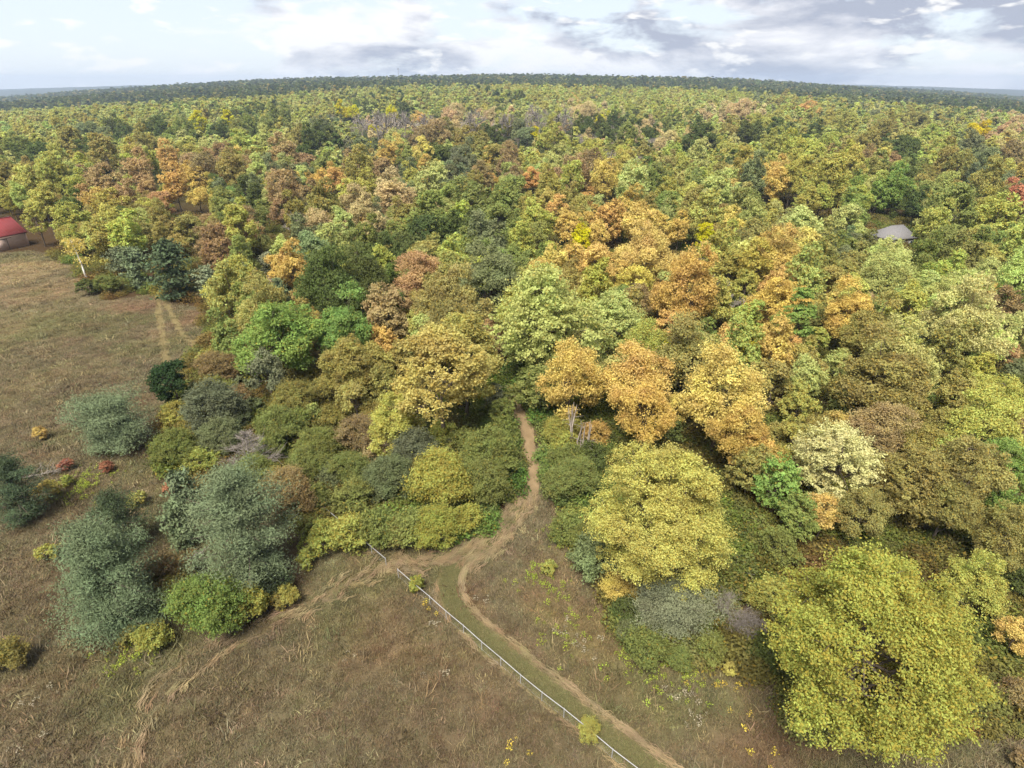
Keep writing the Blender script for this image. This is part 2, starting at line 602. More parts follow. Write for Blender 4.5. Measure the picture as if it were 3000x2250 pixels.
# trees and shrubs read off the photograph: tile -> (x, y, crown width, shape, colour) in 2.212x tile pixels
TILES = {1: (0, 0), 2: (1000, 0), 3: (2000, 0), 4: (0, 750), 5: (1000, 750), 6: (2000, 750), 7: (0, 1500), 8: (1000, 1500), 9: (2000, 1500)}
TREES = {
    1: """1290 800 92 T y;1482 785 76 T y;2090 640 90 R y;2200 720 66 T y;1095 1000 95 T pg;1180 1012 65 T yg;1350 970 135 R pg;
900 970 170 R ol;700 1050 150 T ol;560 1000 170 R dg;460 960 180 R ol;240 1010 140 R dg;80 1000 170 R g;830 1085 90 R br;
1000 860 190 R dg;800 850 190 R dg;1200 880 190 R g;1400 890 150 R dg;1600 850 170 R g;1650 735 140 R dg;1780 800 180 R g;600 870 170 R bg;
1250 1085 250 S br;1100 1100 150 R or;930 1190 180 R rs;1450 1070 150 S br;1150 1265 170 R or;1290 1170 140 R am;700 1260 260 R rs;
590 1200 120 R br;1510 1150 170 R ol;1650 1165 130 R br;1820 1060 180 R rs;1775 1165 85 T bg;1870 1300 190 S br;1960 1150 130 R bg;
2090 1100 130 R g;2090 1185 110 R am;2170 1195 130 R or;1610 1265 150 R dg;1655 1325 70 T bg;1480 1370 160 R g;1580 1440 140 S br;
1430 1545 150 S br;1300 1295 130 S am;500 1190 120 R pg;350 1160 180 R lg;180 1180 190 R ol;50 1200 150 R ol;300 1350 170 T yg;
480 1450 200 R lg;600 1545 150 R yg;250 1470 120 T yg;830 1485 130 R dg;740 1430 110 R dg;1060 1480 150 R ol;1240 1490 170 R ol;1330 1580 130 R br;
1820 1380 130 S br;1950 1560 170 R bg;2110 1400 220 R ol;1700 1430 110 T g;1690 1580 95 T pg;2130 1600 170 T pg;1880 1480 90 B gy;
1720 950 170 R pg;1900 940 160 R ol;2080 930 200 R dg;2050 850 150 R bg;1560 960 130 R lg;1980 1010 120 R dg;950 1080 100 T lg""",
    2: """150 620 105 R y;310 645 95 T y;40 720 95 R y;480 680 80 R or;680 658 66 R rd;230 700 120 R dg;390 690 95 T dg;640 705 110 R g;
850 675 130 R ol;1030 640 90 T dg;1080 600 140 R yg;1210 600 105 R y;1320 610 120 R yg;1430 605 120 R yg;1522 592 65 R am;1690 620 85 R y;
1850 625 150 R lg;2000 655 130 R yg;240 800 200 B gy;400 800 190 B gy;130 800 120 B gy;540 800 150 B gy;850 790 170 B gy;1050 800 170 B gy;1180 830 170 B gy;
1290 760 170 B gy;1420 770 150 B gy;960 770 120 S tn;700 800 140 S tn;1560 740 130 S tn;
1600 830 170 R dg;1750 825 170 R dg;1880 845 150 R dg;1965 880 130 R dg;2060 830 130 R g;1530 860 130 R dg;1700 890 130 R dg;1850 910 120 R g;
940 890 170 R dg;720 900 240 R ol;860 950 170 R ol;560 900 150 S br;620 1035 140 R dg;720 1020 140 R dg;810 1065 130 R bg;750 1100 110 R pq;
885 1110 100 R br;1000 1030 150 R ol;1090 1040 110 S br;1330 900 180 T lg;1590 1010 165 R yg;1400 1060 140 R pg;1250 1085 95 R yg;1165 1080 80 R yg;
1150 870 140 R bg;1820 1050 125 R yg;1740 1040 110 B gy;2060 960 90 S tn;2150 1060 180 R lg;1960 1000 100 R ol;
300 1010 155 R am;420 1045 110 R g;540 1075 95 T am;120 960 200 R bg;330 935 130 R pg;60 1080 110 R br;480 955 100 R br;
130 1180 200 R ol;250 1160 150 R br;430 1150 140 R bg;560 1175 80 R or;960 1175 90 R or;1230 1175 130 R or;1520 1170 190 S br;1700 1205 170 S am;
1470 1330 150 R ol;1400 1240 120 R pg;1880 1225 190 R pg;1890 1315 140 R g;2100 1290 160 R yg;2030 1180 150 R g;
350 1300 210 M tn;600 1250 190 M pg;560 1450 250 M g;850 1330 250 R g;1080 1300 240 R g;1250 1450 220 R lg;1020 1470 200 R g;720 1540 190 R dg;
400 1460 150 R ol;120 1480 200 S tn;210 1390 130 R bg;960 1610 250 R bg;1390 1390 125 T or;1480 1490 180 R am;1730 1440 220 R or;1650 1560 190 R am;
1920 1500 220 R am;2060 1480 150 T am;2180 1530 160 R am;1560 1610 150 R y;2000 1415 130 R ol;1130 1560 150 R g;860 1240 120 R ol;1130 1200 110 R br""",
    3: """120 930 190 R dg;400 905 170 R dg;650 890 180 R dg;850 870 150 R dg;820 990 300 R lg;260 990 150 R yg;90 1060 150 R pg;580 965 140 R lg;
1130 970 180 R ol;1150 1080 120 R br;1410 970 200 R dg;1870 880 145 R y;1850 985 150 R bg;1650 990 150 R lg;1680 1090 230 R ol;2100 1060 150 R br;
1440 1160 110 R dg;1270 1280 260 R vg;1445 1340 130 R dg;1580 1290 190 R g;1950 1250 190 R ol;2150 1290 160 R rd;2030 1430 270 R lg;1720 1420 260 R g;
950 1180 220 T yg;900 1300 150 T lg;700 1230 140 T yg;600 1185 190 S am;210 1270 230 R pg;450 1230 190 R bg;400 1400 210 R g;150 1450 220 R yg;
150 1570 140 T y;450 1540 200 S ol;750 1510 250 R pg;1040 1480 180 R pg;1330 1712 290 R pg;1150 1570 150 R bg;1700 1630 180 R g;800 1350 110 T yg;
270 640 160 R lg;660 650 150 R ol;500 645 110 R bg;1060 670 130 R bg;1260 790 95 R lg;330 755 170 S tn;620 780 150 R yg;800 725 130 R or;
1500 790 140 R ol;1000 830 200 R yg;1250 880 160 R ol;480 830 150 R yg;300 880 140 R ol;1950 1110 160 R bg;1560 890 140 R lg;2080 870 150 R tn""",
    4: """760 60 140 P pi;880 100 190 P pi;1120 130 270 P pd;1350 200 160 P pq;1470 270 170 S yg;1540 160 170 P pq;1610 60 120 B gy;1740 80 120 P pq;
1500 60 120 R br;1400 20 120 S br;1900 130 200 R am;2100 120 200 R g;1830 265 150 P pi;1820 560 430 R vg;1620 520 70 H am;1510 480 100 H am;
1430 760 200 H br;1350 670 120 H yg;1330 880 150 H ol;1560 850 100 H bg;1530 930 130 H br;1750 820 220 S pq;1950 800 150 H ol;1900 950 220 H ol;
1420 880 150 H g;1370 1010 300 H pq;1130 1040 150 H yg;1150 1260 220 H g;1300 1330 150 H lg;1430 1190 220 H bg;1540 1090 130 H pi;1610 1310 300 D gy;
1820 1130 230 H g;1945 1200 85 H rd;2070 1250 190 H g;2030 1040 110 P g;2150 1430 150 H bg;1760 1260 150 H g;1870 1560 250 H br;2040 1560 160 H g;
2000 1370 200 H g;720 1130 450 Q pi;1110 840 235 R dk;260 1155 80 H or;430 1350 80 H rd;690 1370 70 H rd;1105 1510 80 H rd;310 1520 120 H ys;
440 1455 70 H lg;880 1580 100 H yg;90 1560 340 P pd;1200 1580 250 P pi;2100 880 150 H ol;2160 1060 130 H ol;1640 980 110 H bg;1660 1420 200 H g;
2130 330 120 P pq;2000 240 130 R ol;2080 720 150 H br;1700 370 110 R g;1780 1500 160 H ol;1240 1150 150 H ol;1930 1070 130 H g;560 200 90 H dg;700 190 110 H g""",
    5: """150 260 300 R dg;300 60 200 R dg;60 60 180 R g;520 170 290 R rs;380 330 200 R rs;700 270 260 R ol;280 620 230 R or;650 800 490 T og;
300 900 200 R ol;360 1100 320 R yg;120 830 150 H yg;60 640 150 P pq;970 220 400 R bg;1180 120 150 T g;900 440 130 H bg;
960 580 180 R br;990 930 140 P pq;1330 470 540 M pg;1290 850 270 M g;1740 510 340 M pg;1690 790 170 H pg;1480 860 360 S am;1900 850 370 S am;
2065 680 130 T y;2110 480 200 T or;2060 310 150 T am;1920 330 150 S br;1650 90 240 R am;1800 150 190 S am;1960 90 290 R or;1490 80 180 R am;
2150 770 130 R dg;1700 240 90 P bg;2170 1000 170 S am;1950 1080 320 S am;1330 1150 200 H yg;1450 1230 150 H lg;1300 1330 150 H g;1650 1160 150 H am;
2150 1160 150 P dg;2140 1330 110 P pq;470 1290 250 H pq;300 1450 250 H bg;660 1470 330 H yg;800 1250 180 H g;940 1300 280 H g;1080 1380 190 H g;
950 1480 250 H g;600 1110 110 P dg;640 1160 140 H lg;140 1180 230 H br;250 1290 180 H br;60 1400 200 H g;90 1560 200 H g;1500 1470 240 H g;1640 1330 170 H dg;
1060 1150 160 H g;1350 1480 160 H g;1200 800 130 M g;450 60 150 R dg;600 20 150 R ol;850 20 170 R g;1100 30 170 R g;1350 60 170 R ol;200 1060 150 H ol;
480 1440 160 H ol;1500 1330 170 H g;2050 180 170 R am;2180 300 150 R am;200 720 240 R ol;90 960 220 R ol;460 880 240 R ol;1040 1020 150 R g""",
    6: """200 80 240 R yg;240 310 170 B gy;390 250 150 T yg;600 110 280 R am;790 90 170 R y;750 430 230 F vg;860 560 140 F lg;570 330 190 R or;
310 560 180 R or;440 640 140 R y;530 600 180 R am;700 650 140 R or;930 350 190 R am;130 560 180 R g;1000 740 180 M pg;1180 560 320 R ol;
1450 420 220 T lg;1650 360 280 R pg;1330 200 290 R pg;1800 200 200 R pg;1900 260 150 R am;2050 370 170 R br;2090 150 170 R dg;1270 850 450 R ol;
1650 700 270 R ol;1950 580 240 R pg;1950 880 220 R lg;1880 1090 180 R yg;2150 930 180 R dg;2150 760 150 R bg;570 840 250 R ol;250 960 450 S am;
720 1010 220 R yg;440 1300 230 S am;990 1370 420 M wg;620 1520 260 M vg;1260 1120 310 S br;1550 1260 280 R ol;1450 1480 400 M ol;1820 1400 200 T g;
2060 1460 310 R vg;2150 1200 170 S br;1030 1570 220 H yg;600 1360 180 H am;1050 130 190 R ol;1150 330 170 R br;1500 620 190 R bg;850 780 170 R ol;
860 1180 170 R ol;1050 1000 190 R g;1740 950 220 R ol;1450 1000 200 R ol;2080 500 190 R pg;2100 640 140 R rs;1680 1100 190 R ol;380 430 150 R ol;
60 300 150 R am;40 760 150 R ol;420 1080 170 S br;800 1270 240 R ol;1250 1330 240 R br;1700 1330 260 R lg;1350 1180 220 R ol;980 1150 200 S am;330 1200 320 S am;430 1430 240 R ol;720 1240 250 R yg;600 1180 200 R ol""",
    7: """690 500 600 P pi;770 80 330 P pd;1600 170 600 P pi;1340 620 340 H vg;1600 610 200 H yg;1860 540 130 H yg;980 830 170 H lg;300 265 105 H yg;
50 950 180 H ol;1170 110 240 P pi;1080 420 240 H br;1120 530 180 H ol;2130 150 180 H lg;1990 300 110 H lg;850 800 120 H ol;1230 330 150 K gy;1730 480 190 H pd;1790 570 110 H ol""",
    8: """60 130 200 H yg;250 110 210 H g;450 120 210 H g;650 110 240 H lg;860 60 170 H lg;490 470 95 H lg;1600 1410 125 H yg;1640 290 230 H bg;1560 190 160 H g;
1800 520 180 H ys;1840 660 160 H dg;1990 900 200 H g;2110 10 930 R yg;2140 640 460 Q pq;330 150 160 H ol;560 90 150 H dg;1860 760 130 H bg;
1460 120 170 H g;2180 950 150 H g;1345 370 90 H lg""",
    9: """1150 20 290 R ol;760 60 230 R g;1680 40 300 R ol;330 680 300 K gy;1240 790 1330 R bl;1880 500 330 R yg;2060 210 310 R ol;2140 820 190 S am;620 230 190 H g;590 890 200 H dg;190 890 160 H g;
1990 620 170 R ol;560 560 200 H yg;470 760 180 K gy;2180 450 160 H dg;700 1020 150 H dg;2160 1180 160 H br;300 1020 80 H ys;900 40 210 S am;2190 1620 120 H br""",
}
LIST = []
for tile, txt in TREES.items():
    ox, oy = TILES[tile]
    for row in txt.replace('\n', '').split(';'):
        x, y, w, s, c = row.split()
        LIST.append(dict(px=ox + float(x) / 2.212, py=oy + float(y) / 2.212, w=float(w) / 2.212, s=s, c=c, hero=True))


def solve(t):
    """crown centre pixel and width -> ground position and real width"""
    S = SHAPES[t['s']]
    b = S['bb'] + S['ch'] * (.58 if S['fn'] is broadleaf else .5)
    d = ray(t['px'], t['py'])
    g0 = 0.0
    for _ in range(4):
        dep = (H - g0) / (-d[2] + b * t['w'] / F)
        x, y = d[0] * dep, d[1] * dep
        g0 = float(terrain(x, y))
    t['W'] = t['w'] * dep / F
    t['x'], t['y'], t['z'] = x, y, g0
    t['dep'] = dep


for t in LIST:
    solve(t)
# what reads as one broad crown far off is a clump of ordinary trees
_r = np.random.default_rng(3)
for t in list(LIST):
    if t['W'] > 14 and t['y'] > 150 and t['s'] != 'B':
        k = 11.0 / t['W']
        w0 = t['w']
        n = 2 if t['W'] < 19 else 3 if t['W'] < 26 else 4
        for i in range(n):
            q = t if i == 0 else dict(t)
            q['w'] = w0 * k * float(_r.uniform(.9, 1.25))
            q['px'] = t['px'] if i == 0 else t['px'] + w0 * (.36 if i % 2 else -.36) * float(_r.uniform(.8, 1.15))
            q['py'] = t['py'] if i == 0 else t['py'] + w0 * float(_r.uniform(-.16, .22))
            if i:
                LIST.append(q)
            solve(q)

# ------------------------------------------------------------------ zones of the ground
MEADOW_PX = [(-900, 2700), (-900, 745), (0, 742), (95, 735), (200, 770), (260, 850), (330, 880), (455, 860), (520, 895), (600, 900), (592, 1030), (560, 1060),
             (480, 1250), (470, 1380), (620, 1440), (800, 1500), (960, 1580), (1040, 1605), (1130, 1560), (1290, 1590), (1420, 1560),
             (1500, 1480), (1545, 1400), (1530, 1300), (1500, 1210), (1540, 1200), (1590, 1310), (1590, 1420), (1640, 1540), (1690, 1640), (1760, 1720), (1830, 1890), (2000, 1950),
             (2250, 1990), (2330, 2150), (3600, 2160), (3600, 2900)]
MEADOW = np.array([ground(*p)[:2] for p in MEADOW_PX])


def inside(poly, x, y):
    x = np.asarray(x, float); y = np.asarray(y, float)
    r = np.zeros(x.shape, bool)
    n = len(poly)
    for i in range(n):
        x0, y0 = poly[i]; x1, y1 = poly[(i + 1) % n]
        c = ((y0 > y) != (y1 > y)) & (x < (x1 - x0) * (y - y0) / (y1 - y0 + 1e-12) + x0)
        r ^= c
    return r


def poly_dist(P, x, y):
    """distance to an open polyline (and parameter 0..1 along it)"""
    x = np.asarray(x, float); y = np.asarray(y, float)
    best = np.full(x.shape, 1e9); par = np.zeros(x.shape)
    for i in range(len(P) - 1):
        a, b = P[i], P[i + 1]
        d = b - a; L2 = d @ d + 1e-9
        t = np.clip(((x - a[0]) * d[0] + (y - a[1]) * d[1]) / L2, 0, 1)
        q = np.hypot(x - a[0] - t * d[0], y - a[1] - t * d[1])
        m = q < best
        best = np.where(m, q, best); par = np.where(m, (i + t) / (len(P) - 1), par)
    return best, par


def spline(P, n):
    P = np.asarray(P, float)
    k = len(P)
    t = np.linspace(0, k - 1, n)
    out = []
    for s in t:
        i = min(int(s), k - 2); f = s - i
        p0, p1, p2, p3 = P[max(i - 1, 0)], P[i], P[i + 1], P[min(i + 2, k - 1)]
        out.append(.5 * (2 * p1 + (p2 - p0) * f + (2 * p0 - 5 * p1 + 4 * p2 - p3) * f * f + (3 * p1 - p0 - 3 * p2 + p3) * f ** 3))
    return np.array(out)


def px_line(pts, n=40):
    return spline([ground(*p)[:2] for p in pts], n)


PATH_MAIN = px_line([(1470, 1130), (1510, 1190), (1540, 1250), (1550, 1320), (1562, 1390), (1545, 1460), (1490, 1535), (1420, 1600), (1350, 1645), (1318, 1695),
                     (1325, 1760), (1385, 1838), (1500, 1935), (1640, 2048), (1790, 2165), (1950, 2290), (2200, 2480)], 120)
PATH_SIDE = px_line([(1400, 1618), (1310, 1640), (1230, 1650), (1150, 1658), (1080, 1685), (980, 1735), (860, 1790)], 60)
TRACKS = [px_line([(860, 1790), (700, 1850), (560, 1930), (450, 2020), (390, 2120), (365, 2260), (350, 2420)], 60),
          px_line([(840, 1815), (720, 1880), (600, 1960), (490, 2050), (430, 2150), (400, 2260), (390, 2420)], 60),
          px_line([(462, 860), (466, 920), (476, 980), (484, 1040), (490, 1100)], 40),
          px_line([(480, 870), (505, 925), (540, 985), (590, 1025)], 40)]

# growth stands clear of the trodden path
_P = PATH_MAIN[:60]
for t in LIST:
    if t['py'] < 1150 or t['W'] > 9:
        continue
    D = np.array([t['x'], t['y']]) - _P
    dd = np.hypot(D[:, 0], D[:, 1])
    i = int(dd.argmin())
    need = t['W'] * (.72 if t['s'] == 'H' else .55) + 1.3
    if dd[i] < need:
        # sideways only, so that it does not end up in front of the path
        sx = 1.0 if D[i, 0] > 0 else -1.0
        t['x'] = float(t['x'] + sx * (need - dd[i]) * 1.15)
        b = SHAPES[t['s']]['bb'] + SHAPES[t['s']]['ch'] * .55
        t['px'], t['py'], t['dep'] = (float(v) for v in project((t['x'], t['y'], t['z'] + b * t['W'])))

# patches of the meadow, in display colours: (px, py, radius px, colour, strength)
PATCH = [(60, 790, 150, (176, 152, 104), .8), (150, 850, 110, (170, 140, 98), .7), (60, 960, 220, (140, 128, 82), .7), (300, 960, 120, (120, 98, 74), .7),
         (150, 1110, 160, (136, 122, 82), .6), (390, 900, 70, (150, 112, 84), .7), (450, 1000, 80, (148, 126, 88), .6), (590, 930, 60, (150, 112, 84), .7), (250, 1130, 60, (98, 82, 68), .5), (420, 1180, 60, (130, 98, 66), .5),
         (500, 1380, 120, (118, 96, 64), .6), (180, 1480, 120, (112, 94, 54), .6), (250, 1950, 160, (112, 96, 58), .5), (120, 1750, 140, (98, 78, 54), .6),
         (800, 1750, 120, (126, 98, 70), .6), (1130, 1640, 90, (140, 106, 74), .7), (1400, 1720, 70, (126, 92, 62), .8), (1420, 1850, 90, (128, 96, 66), .6),
         (1650, 1750, 130, (136, 114, 72), .7), (1620, 1850, 90, (128, 116, 66), .6), (1760, 1900, 120, (134, 112, 68), .7), (1900, 1990, 110, (116, 108, 58), .7), (1850, 2100, 160, (122, 98, 68), .5),
         (2200, 2120, 150, (124, 96, 70), .6), (2350, 2150, 120, (104, 76, 54), .7), (1250, 1900, 130, (120, 98, 58), .6), (1060, 1880, 150, (128, 96, 68), .6),
         (1250, 2080, 150, (106, 88, 62), .6), (700, 2050, 220, (110, 92, 66), .5), (500, 2170, 160, (112, 98, 68), .5), (150, 2150, 200, (112, 96, 74), .5), (1100, 2200, 150, (104, 90, 66), .5),
         (1500, 2050, 160, (118, 90, 64), .5), (1650, 2200, 140, (108, 88, 62), .5)]
PATCH_W = []
for px, py, r, c, s in PATCH:
    p = ground(px, py)
    q = ground(px + r, py)
    PATCH_W.append((p[0], p[1], abs(q[0] - p[0]), lin(c), s))
BASE_M = lin((120, 109, 80))


def meadow_colour(x, y):
    x = np.asarray(x, float); y = np.asarray(y, float)
    c = np.tile(BASE_M, x.shape + (1,))
    wx = x + (vnoise(x, y, 6, 21) - .5) * 7; wy = y + (vnoise(x, y, 6, 22) - .5) * 7
    for X, Y, r, col, s in PATCH_W:
        w = np.clip(1.25 - np.hypot(wx - X, (wy - Y) * .8) / r, 0, 1)[..., None] * s * .8
        c = c * (1 - w) + col * w
    n1 = vnoise(x, y, 2.6, 1)[..., None]; n2 = vnoise(x, y, 9, 2)[..., None]; n3 = vnoise(x, y, .9, 5)[..., None]
    olive, red, dark = lin((112, 110, 70)), lin((124, 104, 78)), lin((98, 90, 68))
    c = c * (1 - .65 * smooth(.5, .8, n2)) + olive * .65 * smooth(.5, .8, n2)
    c = c * (1 - .4 * smooth(.62, .85, n1)) + red * .4 * smooth(.62, .85, n1)
    c = c * (1 - .5 * smooth(.70, .95, 1 - n1)) + dark * .5 * smooth(.70, .95, 1 - n1)
    c = c * .86 + .14 * c.mean(-1, keepdims=True)
    return c * (.8 + .4 * n3)


GALB = 0.53


def ground_colour(x, y):
    m = meadow_colour(x, y)
    litter = lin((84, 68, 48))
    far = lin((74, 80, 50))
    ins = inside(MEADOW, x, y)[..., None]
    c = np.where(ins, m, litter)
    f = smooth(220, 400, np.asarray(y, float))[..., None]
    return (c * (1 - f) + far * f) * GALB


# ------------------------------------------------------------------ ground sheet
def vcol_material(name, attr, nscale=6.0, amt=0.35, bump=0.0):
    m, t = new_mat(name)
    a = N(t, 'ShaderNodeAttribute', attribute_name=attr)
    tc = N(t, 'ShaderNodeTexCoord')
    n = N(t, 'ShaderNodeTexNoise'); n.inputs['Scale'].default_value = nscale; n.inputs['Detail'].default_value = 8
    n.inputs['Roughness'].default_value = .7
    t.links.new(tc.outputs['Object'], n.inputs['Vector'])
    f = math_node(t, 'ADD', math_node(t, 'MULTIPLY', n.outputs[0], amt * 2), 1 - amt)
    c = mixc(t, 1.0, a.outputs['Color'], f, 'MULTIPLY')
    d = N(t, 'ShaderNodeBsdfDiffuse'); t.links.new(c, d.inputs[0])
    if bump:
        b = N(t, 'ShaderNodeBump'); b.inputs['Strength'].default_value = bump; b.inputs['Distance'].default_value = .2
        t.links.new(n.outputs[0], b.inputs['Height']); t.links.new(b.outputs[0], d.inputs['Normal'])
    finish(t, d.outputs[0])
    return m


def grid_mesh(name, X, Y, Z, mat, colour):
    r, c = X.shape
    V = np.stack([X, Y, Z], -1).reshape(-1, 3)
    i = np.arange((r - 1) * c).reshape(r - 1, c)[:, :-1].ravel()
    Fc = np.stack([i, i + 1, i + c + 1, i + c], 1)
    me = mesh_from(name, V, Fc, mat, smooth_shade=True)
    a = me.attributes.new('zone', 'FLOAT_COLOR', 'POINT')
    a.data.foreach_set('color', np.concatenate([colour.reshape(-1, 3), np.ones((len(V), 1))], 1).astype(np.float32).ravel())
    return me


def build_ground():
    ys = np.concatenate([np.arange(-60, 20, 8), np.arange(20, 230, 1.2), np.geomspace(231, 9500, 110)])
    ts = np.linspace(-1.35, 1.35, 260)
    Y, T = np.meshgrid(ys, ts, indexing='ij')
    X = T * (np.maximum(Y, 0) + 95)
    Z = terrain(X, Y)
    near = 1 - smooth(150, 260, Y)
    Z = Z + near * ((vnoise(X, Y, 5, 11) - .5) * .18)
    m = vcol_material('ground_cover', 'zone', 5.0, .40, .5)
    o = link('ground', grid_mesh('ground', X, Y, Z, m, ground_colour(X, Y)))
    o['kind'] = 'structure'


build_ground()


def gz(x, y):
    near = 1 - smooth(150, 260, np.asarray(y, float))
    return terrain(x, y) + near * ((vnoise(x, y, 5, 11) - .5) * .18)


def strip(name, P, width, colours, lift, seed, wob=.35, cross=9):
    """a path: ribbon that follows the ground, ragged at the edges; colours(s, u) with u -1..1 across"""
    d = np.gradient(P, axis=0)
    d /= np.linalg.norm(d, axis=1, keepdims=True)
    nrm = np.stack([-d[:, 1], d[:, 0]], 1)
    s = np.linspace(0, 1, len(P))
    w = np.interp(s, np.linspace(0, 1, len(width)), width) / 2
    u = np.linspace(-1, 1, cross)
    wl = w * (1 + wob * (vnoise(np.arange(len(P)), 0 * s + 3, 2.2, seed) - .5))
    X = P[:, None, 0] + nrm[:, None, 0] * u[None] * wl[:, None]
    Y = P[:, None, 1] + nrm[:, None, 1] * u[None] * wl[:, None]
    Z = gz(X, Y) + lift - .03 * (np.abs(u)[None] > .99)
    S = np.repeat(s[:, None], cross, 1); U = np.repeat(u[None], len(P), 0)
    col = colours(S, U, X, Y) * GALB
    m = vcol_material(name + '_cover', 'zone', 9.0, .38, .4)
    o = link(name, grid_mesh(name, X, Y, Z, m, col))
    o['kind'] = 'structure'
    return o


def main_colour(S, U, X, Y):
    woods, hay, mown = lin((158, 136, 106)), lin((156, 138, 104)), lin((126, 122, 86))
    a = smooth(.28, .42, S)[..., None]
    c = woods * (1 - a) + hay * a
    n = vnoise(X, Y, 1.3, 31)
    core = ((1 - smooth(.55, .95, np.abs(U) + (n - .5) * .6)) * smooth(.30, .42, S + (n - .5) * .1))[..., None]
    c = c * (1 - core) + mown * core
    near = smooth(.55, .7, S)[..., None] * (U < 0)[..., None]
    return c * (.82 + .36 * vnoise(X, Y, .5, 32))[..., None]


strip('woodland_path', PATH_MAIN, [2.0, 2.2, 2.4, 2.1, 2.1, 2.6, 3.0, 3.2, 3.0, 3.0, 3.0, 3.0, 3.0, 3.0, 3.2, 3.4], main_colour, .05, 5)


def side_colour(S, U, X, Y):
    hay, br = lin((140, 124, 94)), lin((120, 107, 80))
    n = smooth(.35, .7, vnoise(X, Y, 1.0, 41) + (.2 - .5 * np.abs(U)))[..., None]
    return hay * n + br * (1 - n)


strip('trampled_path', PATH_SIDE, [2.2, 1.6, 1.3, 1.2, 1.4, 1.4, 1.2], side_colour, .03, 8, .8)


def track_colour(S, U, X, Y):
    n = vnoise(X, Y, .7, 51)[..., None]
    return lin((128, 112, 82)) * n + lin((116, 103, 76)) * (1 - n)


def track2_colour(S, U, X, Y):
    n = vnoise(X, Y, 1.2, 51)[..., None]
    return lin((148, 134, 96)) * n + lin((134, 120, 86)) * (1 - n)


for i, T in enumerate(TRACKS):
    strip('vehicle_track', T, [.5, .7, .6, .5] if i < 2 else [1.5, 1.8, 2.0], track_colour if i < 2 else track2_colour, .03, 60 + i, 1.0, 5)


# ------------------------------------------------------------------ instanced stuff (grass, undergrowth, far wood)
def scatter(name, pts, rot, scale, tint, idx, protos, label, cat):
    col = bpy.data.collections.new(name + '_kinds')
    for i, me in enumerate(protos):
        o = bpy.data.objects.new('%s_kind_%02d' % (name, i), me)
        col.objects.link(o)
    n = len(pts)
    me = bpy.data.meshes.new(name)
    me.vertices.add(n)
    me.vertices.foreach_set('co', np.asarray(pts, np.float32).ravel())
    for an, typ, key, arr in (('rot', 'FLOAT_VECTOR', 'vector', rot), ('size', 'FLOAT_VECTOR', 'vector', scale),
                              ('tint', 'FLOAT_COLOR', 'color', tint)):
        a = me.attributes.new(an, typ, 'POINT')
        a.data.foreach_set(key, np.asarray(arr, np.float32).ravel())
    a = me.attributes.new('pick', 'INT', 'POINT')
    a.data.foreach_set('value', np.asarray(idx, np.int32))
    o = link(name, me)
    o['kind'] = 'stuff'; o['label'] = label; o['category'] = cat
    g = bpy.data.node_groups.new(name + '_nodes', 'GeometryNodeTree')
    g.interface.new_socket('Geometry', in_out='INPUT', socket_type='NodeSocketGeometry')
    g.interface.new_socket('Geometry', in_out='OUTPUT', socket_type='NodeSocketGeometry')
    gi, go = g.nodes.new('NodeGroupInput'), g.nodes.new('NodeGroupOutput')
    iop = g.nodes.new('GeometryNodeInstanceOnPoints')
    ci = g.nodes.new('GeometryNodeCollectionInfo')
    ci.inputs['Collection'].default_value = col
    ci.inputs['Separate Children'].default_value = True
    ci.inputs['Reset Children'].default_value = True

    def attr(nm, typ):
        a = g.nodes.new('GeometryNodeInputNamedAttribute')
        a.data_type = typ
        a.inputs['Name'].default_value = nm
        return a.outputs['Attribute']
    L = g.links.new
    L(gi.outputs[0], iop.inputs['Points'])
    L(ci.outputs[0], iop.inputs['Instance'])
    iop.inputs['Pick Instance'].default_value = True
    L(attr('pick', 'INT'), iop.inputs['Instance Index'])
    L(attr('rot', 'FLOAT_VECTOR'), iop.inputs['Rotation'])
    L(attr('size', 'FLOAT_VECTOR'), iop.inputs['Scale'])
    L(iop.outputs[0], go.inputs[0])
    md = o.modifiers.new('scatter', 'NODES')
    md.node_group = g
    return o


def tuft(seed, n, hgt, rad, wid, lean):
    rng = np.random.default_rng(seed)
    b = rng.normal(size=(n, 2)) * rad
    a = rng.uniform(0, 6.28, n)
    ln = np.abs(rng.normal(size=n)) * lean + .1
    h = hgt * rng.uniform(.6, 1.2, n)
    ta = a + rng.normal(size=n) * .5
    p0 = np.stack([b[:, 0], b[:, 1], np.full(n, -.03)], 1)
    tip = p0 + np.stack([np.cos(ta) * ln * h, np.sin(ta) * ln * h, h], 1)
    sd = np.stack([-np.sin(a), np.cos(a), 0 * a], 1) * wid
    mid = p0 * .45 + tip * .55 + np.array([0, 0, 1]) * (h * .12)[:, None]
    V = np.stack([p0 - sd, p0 + sd, mid + sd * .9, mid - sd * .9, tip], 1).reshape(-1, 3)
    i = np.arange(n)[:, None] * 5
    q = i + np.array([[0, 1, 2, 3]]); t = i + np.array([[3, 2, 4]])
    return mesh_from('tuft', V, [q, t], GRASS_I, face_attr=np.tile(rng.uniform(0, 1, n), 2))


def frame_mask(x, y, z=0, m=120):
    up = z - H
    dep = y * CT - up * ST
    px = 1500 + F * x / dep; py = 1125 - F * (up * CT + y * ST) / dep
    return (dep > 5) & (px > -m) & (px < 3000 + m) & (py < 2250 + m * 1.5)


